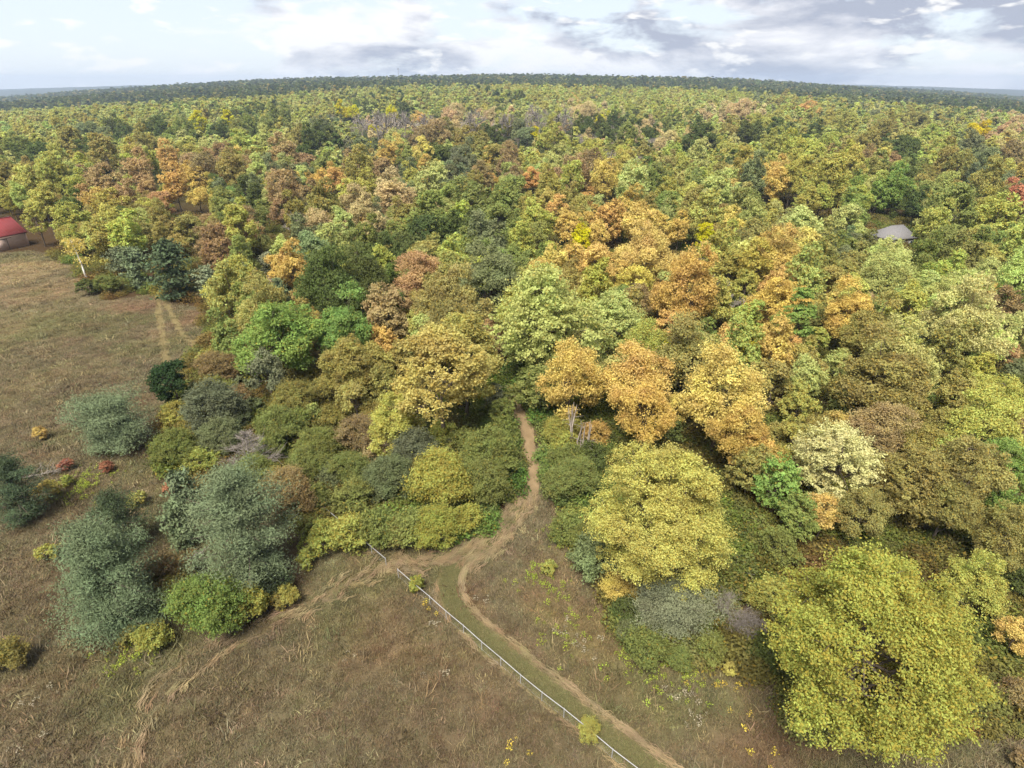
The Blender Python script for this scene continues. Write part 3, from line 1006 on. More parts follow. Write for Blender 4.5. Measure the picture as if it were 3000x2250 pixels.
def build_grass():
    rng = np.random.default_rng(11)
    protos = [tuft(s, 30, .20, .22, .015, .8) for s in range(4)] + [tuft(20 + s, 22, .34, .18, .013, .6) for s in range(2)]
    x = rng.uniform(-190, 75, 520000); y = rng.uniform(24, 215, 520000)
    keep = inside(MEADOW, x, y) & frame_mask(x, y)
    d = np.hypot(x, y)
    keep &= rng.uniform(0, 1, len(x)) < np.clip(1.1 - d / 190, .16, 1) * .78
    for P, w in ((PATH_MAIN, 1.5), (PATH_SIDE, .25), (TRACKS[2], .8), (TRACKS[3], .7)):
        dd, _ = poly_dist(P, x, y)
        keep &= dd > w * rng.uniform(.55, 1.05, len(x))
    x, y = x[keep], y[keep]
    n = len(x)
    c = meadow_colour(x, y) * GALB * 1.65 * rng.uniform(.72, 1.35, (n, 1)) * (1 + rng.normal(size=(n, 3)) * .06)
    tint = np.concatenate([c, 0 * rng.uniform(0, .25, (n, 1))], 1)
    clumpy = (rng.uniform(0, 1, (n, 1)) < .035) * 1.0
    tint[:, :3] *= 1 + clumpy * rng.uniform(-.35, .5, (n, 1))
    far = (1 + np.hypot(x, y)[:, None] / 160) * (1 + clumpy * .9)
    s = rng.uniform(.7, 1.35, (n, 1)) * np.concatenate([far, far, 1 + clumpy], 1)
    scatter('grass', np.stack([x, y, gz(x, y)], 1), np.stack([0 * x, 0 * x, rng.uniform(0, 6.28, n)], 1), s, tint,
            rng.integers(0, 6, n), protos, 'dry brown and olive meadow grass covering the open field', 'grass')
    print('grass', n)
    # mown / trodden green on the lane
    x = []; y = []
    P = PATH_MAIN[40:]
    k = rng.integers(0, len(P) - 1, 9000); f = rng.uniform(0, 1, 9000)
    p = P[k] * (1 - f[:, None]) + P[k + 1] * f[:, None] + rng.normal(size=(9000, 2)) * .55
    m = frame_mask(p[:, 0], p[:, 1])
    p = p[m]; n = len(p)
    pr = [tuft(40 + s, 22, .10, .18, .014, .9) for s in range(3)]
    c = lin((128, 124, 86)) * GALB * 1.3 * rng.uniform(.75, 1.3, (n, 1)) * (1 + rng.normal(size=(n, 3)) * .05)
    scatter('mown_grass', np.stack([p[:, 0], p[:, 1], gz(p[:, 0], p[:, 1]) + .05], 1), np.stack([0 * c[:, 0], 0 * c[:, 0], rng.uniform(0, 6.28, n)], 1),
            rng.uniform(.8, 1.4, (n, 1)) * np.ones((1, 3)), np.concatenate([c, np.zeros((n, 1))], 1), rng.integers(0, 3, n), pr,
            'short green mown grass on the lane beside the fence', 'grass')


def build_hay():
    """bleached straw lying along the lane edges"""
    rng = np.random.default_rng(12)
    protos = []
    for s in range(3):
        r = np.random.default_rng(70 + s)
        n = 14
        L = r.uniform(.5, 1.3, n); a = r.normal(size=n) * .28
        c = np.stack([r.normal(size=n) * .35, r.normal(size=n) * .16, r.uniform(.05, .28, n)], 1)
        d = np.stack([np.cos(a), np.sin(a), r.normal(size=n) * .12], 1)
        p0, p1 = c - d * L[:, None] / 2, c + d * L[:, None] / 2
        sd = np.stack([-np.sin(a), np.cos(a), 0 * a], 1) * .016
        mid = (p0 + p1) / 2 + np.stack([0 * a, r.normal(size=n) * .08, .05 + 0 * a], 1)
        V = np.stack([p0 - sd, p0 + sd, mid + sd, mid - sd, p1 + sd, p1 - sd], 1).reshape(-1, 3)
        i = np.arange(n)[:, None] * 6
        Fc = np.concatenate([i + np.array([[0, 1, 2, 3]]), i + np.array([[3, 2, 4, 5]])])
        protos.append(mesh_from('straw', V, Fc, GRASS_I, face_attr=np.tile(r.uniform(.3, 1, n), 2)))
    pts, rot = [], []

    def along(P, off, sig, cnt, i0=0, jit=.25):
        d = np.gradient(P, axis=0); d /= np.linalg.norm(d, axis=1, keepdims=True)
        k = rng.integers(i0, len(P) - 1, cnt); f = rng.uniform(0, 1, cnt)[:, None]
        p = P[k] * (1 - f) + P[k + 1] * f
        nn = np.stack([-d[k, 1], d[k, 0]], 1)
        p = p + nn * (off + rng.normal(size=(cnt, 1)) * sig)
        pts.append(p); rot.append(np.arctan2(d[k, 1], d[k, 0]) + rng.normal(size=cnt) * jit)
    along(PATH_MAIN, 1.45, .08, 150, 52, .08)
    along(PATH_MAIN, -1.45, .2, 30, 52)
    along(PATH_MAIN[36:62], 1.3, .5, 70)
    along(PATH_MAIN[36:62], -1.3, .5, 80)
    along(PATH_MAIN[36:58], 0, .8, 60, jit=.4)
    along(PATH_SIDE[:36], 0, 1.0, 70, jit=.6)
    along(TRACKS[0], 0, .35, 26, jit=.2); along(TRACKS[1], 0, .35, 26, jit=.2); along(PATH_SIDE[30:], 0, .8, 45)
    p = np.concatenate(pts); r = np.concatenate(rot); n = len(p)
    c = lin((184, 164, 128)) * GALB * rng.uniform(.75, 1.2, (n, 1)) * (1 + rng.normal(size=(n, 3)) * .04)
    scatter('straw', np.stack([p[:, 0], p[:, 1], gz(p[:, 0], p[:, 1]) + .06], 1), np.stack([0 * r, 0 * r, r], 1), rng.uniform(.8, 1.3, (n, 1)) * np.ones((1, 3)),
            np.concatenate([c, np.zeros((n, 1))], 1), rng.integers(0, 3, n), protos, 'bleached straw lying along the edges of the mown lane', 'straw')


build_grass()
build_hay()


def weed(seed, n=60, r=.5, h=.7, ls=.11):
    rng = np.random.default_rng(seed)
    d = rng.normal(size=(n, 3)); d /= np.linalg.norm(d, axis=1, keepdims=True); d[:, 2] = np.abs(d[:, 2])
    C = d * np.array([r, r, h]) * rng.uniform(.45, 1.05, (n, 1)); C[:, 2] += .05
    V, Fc, va = leaves(C, d, ls, rng.uniform(0, 1, n), rng, aspect=.5)
    return mesh_from('weed', V, Fc, LEAF_I, face_attr=va)


def build_undergrowth():
    rng = np.random.default_rng(13)
    protos = [weed(s, 460, .8, .9, .075) for s in range(4)]
    x = rng.uniform(-150, 190, 60000); y = rng.uniform(18, 250, 60000)
    keep = ~inside(MEADOW, x, y) & frame_mask(x, y)
    keep &= rng.uniform(0, 1, len(x)) < np.clip(1.35 - np.hypot(x, y) / 170, .22, 1)
    dd, _ = poly_dist(PATH_MAIN, x, y)
    keep &= dd > 1.7
    x, y, dd = x[keep], y[keep], dd[keep]
    n = len(x)
    near = np.exp(-(dd / 11) ** 2)[:, None]
    k = vnoise(x, y, 7, 61)[:, None]
    c = lin((96, 110, 56)) * k + lin((112, 92, 58)) * (1 - k)
    c = c * (1 - near) + (lin((108, 126, 64)) * k + lin((96, 112, 64)) * (1 - k)) * near
    c = c * ALB * rng.uniform(.7, 1.3, (n, 1)) * (1 + rng.normal(size=(n, 3)) * .08)
    s = rng.uniform(.8, 2.3, (n, 1)) * np.array([[1, 1, .9]]) * (1 + np.hypot(x, y)[:, None] / 300)
    tint = np.concatenate([c, rng.uniform(0, .12, (n, 1))], 1)
    scatter('undergrowth', np.stack([x, y, gz(x, y)], 1), np.stack([0 * x, 0 * x, rng.uniform(0, 6.28, n)], 1), s, tint, rng.integers(0, 4, n), protos,
            'low green and brown undergrowth filling the forest floor and path edges', 'undergrowth')
    print('undergrowth', n)
    # loose weeds in the meadow: white asters, goldenrod, green forbs
    pr = [weed(30 + s, 26, .28, .5, .07) for s in range(3)]
    P, C = [], []

    def patch(px, py, r, cnt, col, sp=.3):
        c0 = ground(px, py)[:2]
        rr = abs(ground(px + r, py)[0] - c0[0])
        q = c0 + rng.normal(size=(cnt, 2)) * rr * .55
        P.append(q); C.append(lin(col) * ALB * 1.1 * rng.uniform(.8, 1.25, (cnt, 1)))
    for a in [(1660, 1860, 40, 24), (1720, 1900, 40, 16), (1960, 2040, 50, 26), (2040, 2080, 40, 12), (1400, 1765, 20, 10), (1260, 1830, 30, 10), (1030, 1920, 30, 10), (450, 1400, 50, 20), (1310, 1990, 60, 10), (120, 2050, 60, 16), (60, 2200, 60, 12), (2030, 2130, 30, 10)]:
        patch(*a[:3], a[3] // 4 + 1, (150, 142, 122))
    for a in [(1560, 1680, 60, 26), (1620, 1730, 40, 22), (1640, 1850, 90, 30), (1900, 1950, 110, 70), (2020, 1960, 60, 40), (1700, 1620, 60, 40), (1640, 1560, 50, 40), (900, 1600, 60, 40), (380, 1930, 70, 40), (260, 1400, 90, 60), (560, 1290, 60, 40), (240, 1440, 60, 40), (1890, 1920, 40, 30)]:
        patch(*a, (136, 148, 62))
    for a in [(2040, 1970, 40, 9), (2130, 2020, 60, 14), (2200, 2200, 60, 10), (1990, 1975, 30, 7), (1500, 2190, 60, 8), (1250, 1800, 60, 6), (2120, 1960, 25, 8)]:
        patch(*a[:3], a[3] // 2 + 1, (178, 158, 72))
    p = np.concatenate(P); c = np.concatenate(C); n = len(p)
    scatter('wildflowers', np.stack([p[:, 0], p[:, 1], gz(p[:, 0], p[:, 1])], 1), np.stack([0 * p[:, 0], 0 * p[:, 0], rng.uniform(0, 6.28, n)], 1),
            rng.uniform(.6, 1.4, (n, 1)) * np.ones((1, 3)), np.concatenate([c, np.zeros((n, 1))], 1), rng.integers(0, 3, n), pr,
            'scattered white, yellow and green wildflowers and weeds in the meadow', 'wildflowers')


build_undergrowth()

# ------------------------------------------------------------------ fill the rest of the wood
ZONE_PTS = [(t['px'], t['py'], t['c'], t['s']) for t in LIST if t['py'] < 1250 and t['s'] in 'RTSMB' and t['px'] > 0 and t['c'] not in ('y', 'rd') and not (t['c'] == 'or' and t['py'] < 560)]
# bands beyond the trees read singly (photograph pixels)
for px, py, c in [(100, 345, 'lg'), (250, 335, 'yg'), (400, 330, 'lg'), (550, 320, 'g'), (700, 305, 'lg'), (850, 300, 'g'), (950, 290, 'ol'), (50, 390, 'yg'), (180, 390, 'lg'), (330, 365, 'lg'),
                  (60, 440, 'lg'), (200, 440, 'yg'), (1150, 285, 'g'), (1300, 285, 'g'), (1420, 280, 'bg'), (1550, 262, 'yg'), (1650, 262, 'yg'), (1800, 275, 'bg'), (1900, 290, 'lg'), (2050, 300, 'pg'), (2150, 290, 'lg'),
                  (2300, 300, 'bg'), (2450, 320, 'g'), (2600, 330, 'bg'), (2750, 350, 'bg'), (2900, 370, 'g'), (2500, 370, 'ol'), (2700, 390, 'ol'), (2880, 400, 'tn'), (2350, 350, 'or'), (2200, 345, 'tn'),
                  (1250, 320, 'ol'), (1350, 330, 'dg'), (1450, 320, 'g'), (1500, 330, 'pg'), (1700, 320, 'ol'), (1750, 340, 'tn'), (800, 350, 'g'), (900, 340, 'yg'), (700, 360, 'g')]:
    ZONE_PTS.append((px, py, c, 'R'))
ZP = np.array([(p[0], p[1]) for p in ZONE_PTS])


def zone_pick(px, py, rng):
    d = np.hypot(ZP[:, 0] - px, (ZP[:, 1] - py) * 2.2)
    k = np.argsort(d)[:4]
    w = 1 / (d[k] + 15) ** 1.5
    i = rng.choice(k, p=w / w.sum())
    return ZONE_PTS[i][2], ZONE_PTS[i][3]


def soften(c, px, py, rng):
    u = rng.uniform()
    pale = ['lg', 'yg', 'pg', 'lg', 'pg', 'pg']
    if py < 430 and u < .62:
        return pale[int(rng.integers(0, 6))]
    if py >= 430 and u < .34:
        return ['pg', 'lg', 'ol', 'yg', 'pg', 'g'][int(rng.integers(0, 6))]
    if c in ('br', 'rs', 'or') and rng.uniform() < .5:
        return 'am' if rng.uniform() < .5 else 'ol'
    return c


def dark_line(px):
    """image row above which the far dark forest lies"""
    return np.interp(px, [-200, 0, 300, 700, 1000, 1500, 1800, 2100, 2500, 3000, 3200], [345, 332, 318, 296, 266, 256, 264, 272, 300, 345, 370])


FILL = []
FAR = []


def fill_wood():
    rng = np.random.default_rng(17)
    big = [t for t in LIST if t['W'] > 2.5]
    HX = np.array([t['x'] for t in big]); HY = np.array([t['y'] for t in big]); HR = np.array([t['W'] / 2 for t in big])
    # grid hash dart throwing, nearer first
    cells = {}
    cs = 7.0

    def ok(x, y, r):
        cx, cy = int(x // cs), int(y // cs)
        for i in range(cx - 2, cx + 3):
            for j in range(cy - 2, cy + 3):
                for (a, b, rr) in cells.get((i, j), ()):
                    if (a - x) ** 2 + (b - y) ** 2 < ((r + rr) * .80) ** 2:
                        return False
        cells.setdefault((cx, cy), []).append((x, y, r))
        return True
    for a, b, r in zip(HX, HY, HR):
        cells.setdefault((int(a // cs), int(b // cs)), []).append((a, b, r * .92))
    cand = []
    for (y0, y1, cnt) in ((60, 140, 9000), (140, 260, 12000), (260, 480, 14000), (480, 760, 16000)):
        u = rng.uniform(y0 ** 2, y1 ** 2, cnt) ** .5
        t = rng.uniform(-.93, .93, cnt)
        cand.append(np.stack([t * u, u], 1))
    cand = np.concatenate(cand)
    KEEP = [t for t in LIST if t['py'] < 720 and t['c'] in ('y', 'rd', 'vg', 'am', 'or') or (t['py'] < 720 and t['s'] in 'TB')]
    ins = inside(MEADOW, cand[:, 0], cand[:, 1])
    pd, _ = poly_dist(PATH_MAIN, cand[:, 0], cand[:, 1])
    for (x, y), i_, p_ in zip(cand, ins, pd):
        if i_ or p_ < 5.0:
            continue
        W = rng.uniform(6.5, 11.5)
        if -205 < x < -155 and 180 < y < 245:       # barn yard
            continue
        if 118 < x < 143 and 192 < y < 218:         # house
            continue
        hx, hy, hd = project((x, y, W * .8))
        if abs(hx - 2622) < W * F / hd * .5 + 46 and y < 245 and 610 < hy < 800 and hy - W * F / hd * .66 < 690:
            continue                                # keep the line of sight to the roof open as in the photo
        hw = W * F / hd
        if any(abs(hx - q['px']) < (hw + q['w']) * .36 and y < q['y'] and -5 < hy - q['py'] < (hw + q['w']) * .72 for q in KEEP):
            continue                                # stands in front of a tree the photo shows clear
        if not ok(x, y, W / 2):
            continue
        z = float(terrain(x, y))
        px, py, dep = project((x, y, z + W * .8))
        if px < -90 or px > 3090 or py > 2300:
            continue
        if (py > 1120 and px < 2230) or (py > 715 and px < 620):
            continue
        c, s = zone_pick(px, py, rng)
        c = soften(c, px, py, rng)
        if 1060 < px < 1950 and 325 < py < 425 and rng.uniform() < .72:
            c, s = ('gy', 'B') if rng.uniform() < .75 else ('tn', 'S')
        if s == 'S' and rng.uniform() < .5:
            s = 'R'
        if s == 'M':
            s = 'R'
        if py < dark_line(px):
            c = 'dg' if rng.uniform() < .6 else 'bg'
        FILL.append(dict(x=x, y=y, z=z, W=W, s=s, c=c, px=px, py=py, w=W * F / dep, dep=dep, hero=False))
    # far wood: only ever a mass
    y = rng.uniform(760 ** 2, 2000 ** 2, 30000) ** .5
    t = rng.uniform(-.92, .92, 30000)
    far1 = np.stack([t * y, y], 1)
    y = rng.uniform(2000 ** 2, 3700 ** 2, 26000) ** .5
    t = rng.uniform(-.92, .92, 26000)
    far2 = np.stack([t * y, y], 1)
    KF = [t for t in LIST if t['c'] in ('y', 'rd') and t['y'] > 500]
    for k, A in enumerate((far1, far2)):
        z = terrain(A[:, 0], A[:, 1])
        Wd = rng.uniform(9, 15, len(A)) * (1, 1.7)[k]
        for (x, y), zz, W in zip(A, z, Wd):
            px, py, dep = project((x, y, zz + 11))
            if px < -60 or px > 3060:
                continue
            if py > dark_line(px) + 3:
                c, s = zone_pick(px, py, rng)
                c = soften(c, px, py, rng)
            else:
                r = rng.uniform()
                c, s = ('dg' if r < .55 else 'pd' if r < .8 else 'bg' if r < .93 else 'ol'), 'R'
            if any(abs(px - q['px']) < q['w'] * .9 and y < q['y'] and abs(py - q['py']) < q['w'] * 1.6 for q in KF):
                continue
            FAR.append((x, y, zz, W, s, c, dep, k))


fill_wood()

# ------------------------------------------------------------------ which trees are built singly
KIND = {}
for c in ('pg', 'g', 'dg', 'bg', 'ol', 'lg', 'vg', 'wg', 'pi', 'pd', 'bl', 'dk', 'ys'):
    KIND[c] = 'green_tree'
for c in ('yg', 'y', 'am', 'og'):
    KIND[c] = 'golden_tree'
for c in ('or', 'br', 'rs', 'rd', 'tn', 'pq', 'gy'):
    KIND[c] = 'russet_tree'


def kind_of(t):
    s = t['s']
    if s in 'PQ':
        return 'pine_tree'
    if s in 'BDK':
        return 'bare_tree'
    if s == 'H':
        return 'shrub'
    return KIND[t['c']]


cnt = {}
single, mass = [], []
for t in LIST:
    t['kind'] = kind_of(t)
    cnt[t['kind']] = cnt.get(t['kind'], 0) + 1
    single.append(t)
FILL.sort(key=lambda t: -t['w'])
LIMIT = {'green_tree': 300, 'golden_tree': 200, 'russet_tree': 170, 'bare_tree': 60, 'pine_tree': 60}
for t in FILL:
    k = t['kind'] = kind_of(t)
    onscreen = -0.4 * t['w'] < t['px'] < 3000 + .4 * t['w']
    if onscreen and cnt.get(k, 0) < LIMIT[k]:
        cnt[k] = cnt.get(k, 0) + 1
        single.append(t)
    else:
        mass.append(t)
print('single', cnt, 'mass', len(mass), 'far', len(FAR))

# ------------------------------------------------------------------ labels
MARKS = [(40, 690, 'the red-roofed barn'), (248, 795, 'the leaning white-trunked birch'), (501, 1125, 'the dark young field-edge tree'),
         (1530, 1250, 'the mouth of the woodland path'), (1600, 960, 'the large pale path-side maple'), (727, 1342, 'the dead grey conifer'),
         (2560, 1857, 'the huge lower-right tree'), (2620, 668, 'the grey house roof'), (585, 362, 'the taller of the twin yellow trees'),
         (1450, 365, 'the leafless grey stand'), (1166, 210, 'the radio mast'), (2970, 583, 'the red tree at the right edge'), (1782, 651, 'the orange-topped amber grove'),
         (823, 1003, 'the vivid green round tree'), (2113, 1184, 'the broad thin-leaved amber tree'), (1147, 1650, 'the gap in the fence'),
         (1439, 849, 'the grey-green pale-trunked tree'), (1790, 375, 'the dark green clump of trees'), (2574, 580, 'the vivid green tree by the house'),
         (1954, 1505, 'the round yellow-green tree'), (312, 1726, 'the big lower-left pine'), (723, 1577, 'the grey pine above the green bush'),
         (325, 1261, 'the wide flat pine in the field'), (2448, 1369, 'the whitish-tipped maple'), (1719, 457, 'the rounded mid-forest yellow tree'), (1068, 280, 'the yellow tree nearest the mast'),
         (505, 490, 'the brown-gold left-wood tree'), (2370, 445, 'the broad lime right-wood tree'), (2845, 398, 'the yellow far-right tree'), (859, 809, 'the amber tree among the pines'),
         (1253, 655, 'the deep green maple in the centre'), (2339, 944, 'the vivid green spire'), (2880, 1410, 'the vivid green right-edge tree')]
ORD = ['nearest', 'second nearest', 'third nearest', 'fourth nearest', 'fifth nearest', 'sixth nearest', 'seventh nearest', 'eighth nearest', 'ninth nearest',
       'tenth nearest', 'eleventh nearest', 'twelfth nearest', 'thirteenth nearest', 'fourteenth nearest', 'fifteenth nearest', 'sixteenth nearest', 'seventeenth nearest', 'eighteenth nearest', 'nineteenth nearest', 'twentieth nearest']
NOUN = {'green_tree': 'tree', 'golden_tree': 'tree', 'russet_tree': 'tree', 'pine_tree': 'pine', 'bare_tree': 'bare tree', 'shrub': 'shrub'}
OWN = [  # trees with a label of their own: px, py, shape, label
    (1600, 962, 'M', 'large pale green maple with layered leaves beside the mouth of the woodland path'),
    (727, 1342, 'D', 'dead grey conifer with bare twigs beside the brush at left'),
    (2560, 1857, 'R', 'huge lime green tree flecked with yellow filling the lower right corner'),
    (583, 362, 'T', 'taller of the twin bright yellow trees far off in the left wood'),
    (670, 355, 'T', 'shorter of the twin bright yellow trees far off in the left wood'),
    (2970, 583, 'R', 'red-leaved tree cut by the right edge of the photo'),
    (1782, 651, 'R', 'orange-topped broad tree heading the amber grove right of centre'),
    (823, 1003, 'R', 'vivid green round tree among dull shrubs left of centre'),
    (2113, 1184, 'S', 'broad amber tree with thin leaves right of the path'),
    (1439, 849, 'R', 'grey-green tree with a pale trunk showing behind the path'),
    (2574, 579, 'R', 'vivid green dense tree standing beside the grey house roof'),
    (1954, 1505, 'R', 'round yellow-green tree standing above the grey juniper'),
    (1967, 1789, 'Q', 'low spreading grey juniper at the meadow edge under the yellow-green tree'),
    (312, 1726, 'P', 'big blue-green pine at lower left of the meadow'),
    (723, 1577, 'P', 'large blue-green pine standing above the bright green bush'),
    (325, 1261, 'Q', 'wide flat-topped pine standing alone in the left field'),
    (502, 1130, 'R', 'small dark green tree standing on the left field edge'),
    (606, 1780, 'H', 'bright green bush at the foot of the grey-green pine'),
    (2448, 1369, 'M', 'maple with whitish pale tips in the right wood'),
    (1722, 2137, 'H', 'yellow-green sapling growing through the fence near the bottom'),
    (1221, 1712, 'H', 'small green bush growing over the fence rail below the gap'),
    (2149, 1807, 'K', 'bare grey twiggy bush between the juniper and the huge lime tree'),
    (1669, 1139, 'S', 'amber tree on bare pinkish trunks just right of the path'),
    (2339, 944, 'F', 'vivid green spire-shaped tree in the amber wood'),
]


def make_labels():
    own = set()
    for px, py, s, lab in OWN:
        c = min((t for t in LIST if t['s'] == s), key=lambda t: math.hypot(t['px'] - px, t['py'] - py))
        if math.hypot(c['px'] - px, c['py'] - py) < 30 and id(c) not in own:
            c['label'] = lab; own.add(id(c))
        else:
            print('no tree for', lab)
    groups = {}
    for t in single:
        if 'label' in t:
            continue
        best = None
        for i, (mx, my, nm) in enumerate(MARKS):
            d = math.hypot(t['px'] - mx, (t['py'] - my) * 1.5)
            if d < 14:
                continue
            if best is None or d < best[0]:
                best = (d, i)
        d, i = best
        dx, dy = t['px'] - MARKS[i][0], (t['py'] - MARKS[i][1]) * 1.5
        if abs(dx) > abs(dy):
            rel = 'to the left of' if dx < 0 else 'to the right of'
        else:
            rel = 'behind' if dy < 0 else 'in front of'
        groups.setdefault((CNAME[t['c']] if t['s'] not in 'BDK' else 'grey', NOUN[t['kind']], rel, i), []).append((d, t))
    for (c, noun, rel, i), L in groups.items():
        L.sort(key=lambda a: a[0])
        for k, (d, t) in enumerate(L):
            o = ORD[k] + ' ' if len(L) > 1 else ''
            n = noun if not (noun == 'bare tree') else 'leafless tree'
            t['label'] = '%s%s %s %s %s' % (o, c, n, rel, MARKS[i][2])


make_labels()
GROUP = {'green_tree': 'green trees of the wood', 'golden_tree': 'golden trees of the wood', 'russet_tree': 'russet and brown trees of the wood',
         'pine_tree': 'pines along the field edge', 'bare_tree': 'leafless trees', 'shrub': 'shrubs and bushes of the wood edge'}
CAT = {'green_tree': 'tree', 'golden_tree': 'tree', 'russet_tree': 'tree', 'pine_tree': 'pine', 'bare_tree': 'bare tree', 'shrub': 'shrub'}


def place_trees():
    rng = np.random.default_rng(19)
    for t in single:
        s = t['s']
        big = t['w'] / (1 if s != 'H' else .45)
        if s == 'H' and t['W'] > 4.2:
            s = 'J'
        lod = -1 if (big > 330 and s == 'R') or (big > 190 and s in 'PQ') else 0 if big > 125 else 1
        idx = int(rng.integers(0, SHAPES[s]['n'] if lod >= 0 else 2))
        crown, trunk, Wn = proto(s, idx, lod)
        e = bpy.data.objects.new(t['kind'], None)
        COL.objects.link(e)
        e.empty_display_size = .5
        e.location = (t['x'], t['y'], float(gz(t['x'], t['y'])))
        k = t['W'] / Wn * (1.32 if s in 'HJ' and t['W'] > 2.2 else 1.2 if t['w'] < 330 else 1.05)
        ax = rng.uniform(.88, 1.14) if t['w'] < 300 or s == 'H' else 1
        e.scale = (k * ax, k / ax, k * (.85 if abs(t['px'] - 2622) < 120 and 660 < t['py'] < 800 else rng.uniform(.92, 1.3) if t['w'] < 180 and s in 'RTSM' else 1))
        e.rotation_euler = (rng.normal() * .03, rng.normal() * .03, rng.uniform(0, 6.28))
        e['label'] = t['label']; e['category'] = CAT[t['kind']]; e['group'] = GROUP[t['kind']]
        cr = bpy.data.objects.new('twigs' if s in 'BDK' else 'foliage' if s in 'HJ' else 'crown', crown)
        COL.objects.link(cr); cr.parent = e
        cr.color = leafcol(t['c'], rng, .06 if t['hero'] else .12, TURN.get(t['c'], 0.0))
        if s in 'HJ':
            cr.color = (*[v * .8 for v in cr.color[:3]], cr.color[3])      # shrub leaves are duller than the tree leaves
        tr = bpy.data.objects.new('stem' if s in 'HJ' else 'trunk', trunk)
        COL.objects.link(tr); tr.parent = e


place_trees()


def place_mass():
    rng = np.random.default_rng(23)
    order = ['R', 'T', 'S', 'P', 'B']
    protos, where = [], {}

    def far_mesh(shape, idx, lod):
        s = SHAPES[shape]
        a, b = s['fn'](100 * ord(shape) + idx * 7 + 3, s['ch'], s['bb'], lod, **s['kw'])
        if s['fn'] is bare:
            V, Fc = join([a, b])
            return mesh_from('far_tree', V, Fc, LEAF_I, face_attr=np.full(len(Fc), .5))
        V, Fc = join([(a[0], a[1]), b])
        # the trunk carries the dark end of the leaf variation
        return mesh_from('far_tree', V, Fc, LEAF_I, face_attr=np.concatenate([a[2], np.zeros(len(b[1]))]))
    for lod in (1, 2):
        for sname in order:
            for i in range(min(3, SHAPES[sname]['n'])):
                where[(sname, i, lod)] = len(protos)
                protos.append(far_mesh(sname, i, lod))

    def emit(name, rows, label):
        P, S_, T_, I_ = [], [], [], []
        for (x, y, z, W, s, c, lod, kk) in rows:
            if s not in order:
                s = 'R'
            P.append((x, y, z)); S_.append((W / 10, W / 10, W / 10 * rng.uniform(.9, 1.3) * (1 if kk == 0 else .6)))
            T_.append(leafcol(c, rng, .12, TURN.get(c, 0)))
            I_.append(where[(s, int(rng.integers(0, min(3, SHAPES[s]['n']))), lod)])
        n = len(P)
        if not n:
            return
        R_ = np.zeros((n, 3)); R_[:, 2] = rng.uniform(0, 6.28, n)
        scatter(name, P, R_, S_, T_, I_, protos, label, 'forest')
    emit('forest', [(t['x'], t['y'], t['z'], t['W'], t['s'], t['c'], 1 if t['dep'] < 330 else 2, 0) for t in mass], 'mixed autumn forest filling the middle distance as one mass of crowns')
    emit('distant_forest', [(x, y, z, W, s, c, 2, k) for (x, y, z, W, s, c, d, k) in FAR], 'dark blue-green distant forest running up to the horizon')


place_mass()


# ------------------------------------------------------------------ fence
def build_fence():
    rail_m = plain_material('galvanised_steel', (0.30, 0.30, 0.31), .6, .1, .15, 2.0)

    def fence(pts, label):
        P = np.array([ground(px, py, 1.22) for px, py in pts])
        base = P[0].copy(); base[2] = 0
        root = bpy.data.objects.new('pipe_fence', None); COL.objects.link(root)
        root.location = tuple(base)
        root['label'] = label; root['category'] = 'fence'; root['group'] = 'pipe fence across the meadow'
        Q = P - base
        # rails: one length from post to post
        for a, b in zip(Q[:-1], Q[1:]):
            V, Fc = tubes([[*a, *b, .036, .036]], 8)
            link('top_rail', mesh_from('top_rail', V, Fc, rail_m, smooth_shade=True), root)
        V, Fc = tubes([[*(a - [0, 0, 1.06]), *(b - [0, 0, 1.06]), .006, .006] for a, b in zip(Q[:-1], Q[1:])], 3)
        link('bottom_wire', mesh_from('bottom_wire', V, Fc, rail_m), root)
        V1, F1 = tubes([[0, 0, -1.35, 0, 0, .10, .034, .034], [0, 0, .07, 0, 0, .15, .05, .012], [0, 0, -.07, 0, 0, .05, .052, .052]], 8)
        me = mesh_from('post', V1, F1, rail_m, smooth_shade=True)
        for q in Q:
            link('post', me, root, tuple(q))
        # woven wire: diagonals, one mesh per fence
        seg = []
        for a, b in zip(Q[:-1], Q[1:]):
            L = np.linalg.norm(b - a)
            n = int(L / .22)
            for i in range(n + 1):
                f = i / max(1, n)
                p = a + (b - a) * f
                d = (b - a) / L
                for sgn in (-1, 1):
                    e = p + d * sgn * .5 - np.array([0, 0, 1.1])
                    seg.append([*p, *e, .0016, .0016])
        V, Fc = tubes(seg, 3)
        o = link('wire_mesh', mesh_from('wire_mesh', V, Fc, rail_m), root)
        o['kind'] = 'stuff'
    A0, A1 = np.array([742., 1312.]), np.array([1129., 1636.])
    fence([tuple(A1 + (A0 - A1) * f) for f in (0, .108, .225, .35, .48, .61, .74, .87, 1)], 'grey pipe fence section running from the gap into the brush')
    fence([(1165, 1668), (1209, 1706), (1258, 1747), (1306, 1790), (1357, 1832), (1411, 1880), (1467, 1927), (1525, 1977), (1588, 2028), (1653, 2077), (1722, 2133), (1795, 2195), (1873, 2254), (1955, 2318)],
          'long grey pipe fence section crossing the meadow down to the bottom edge')


build_fence()


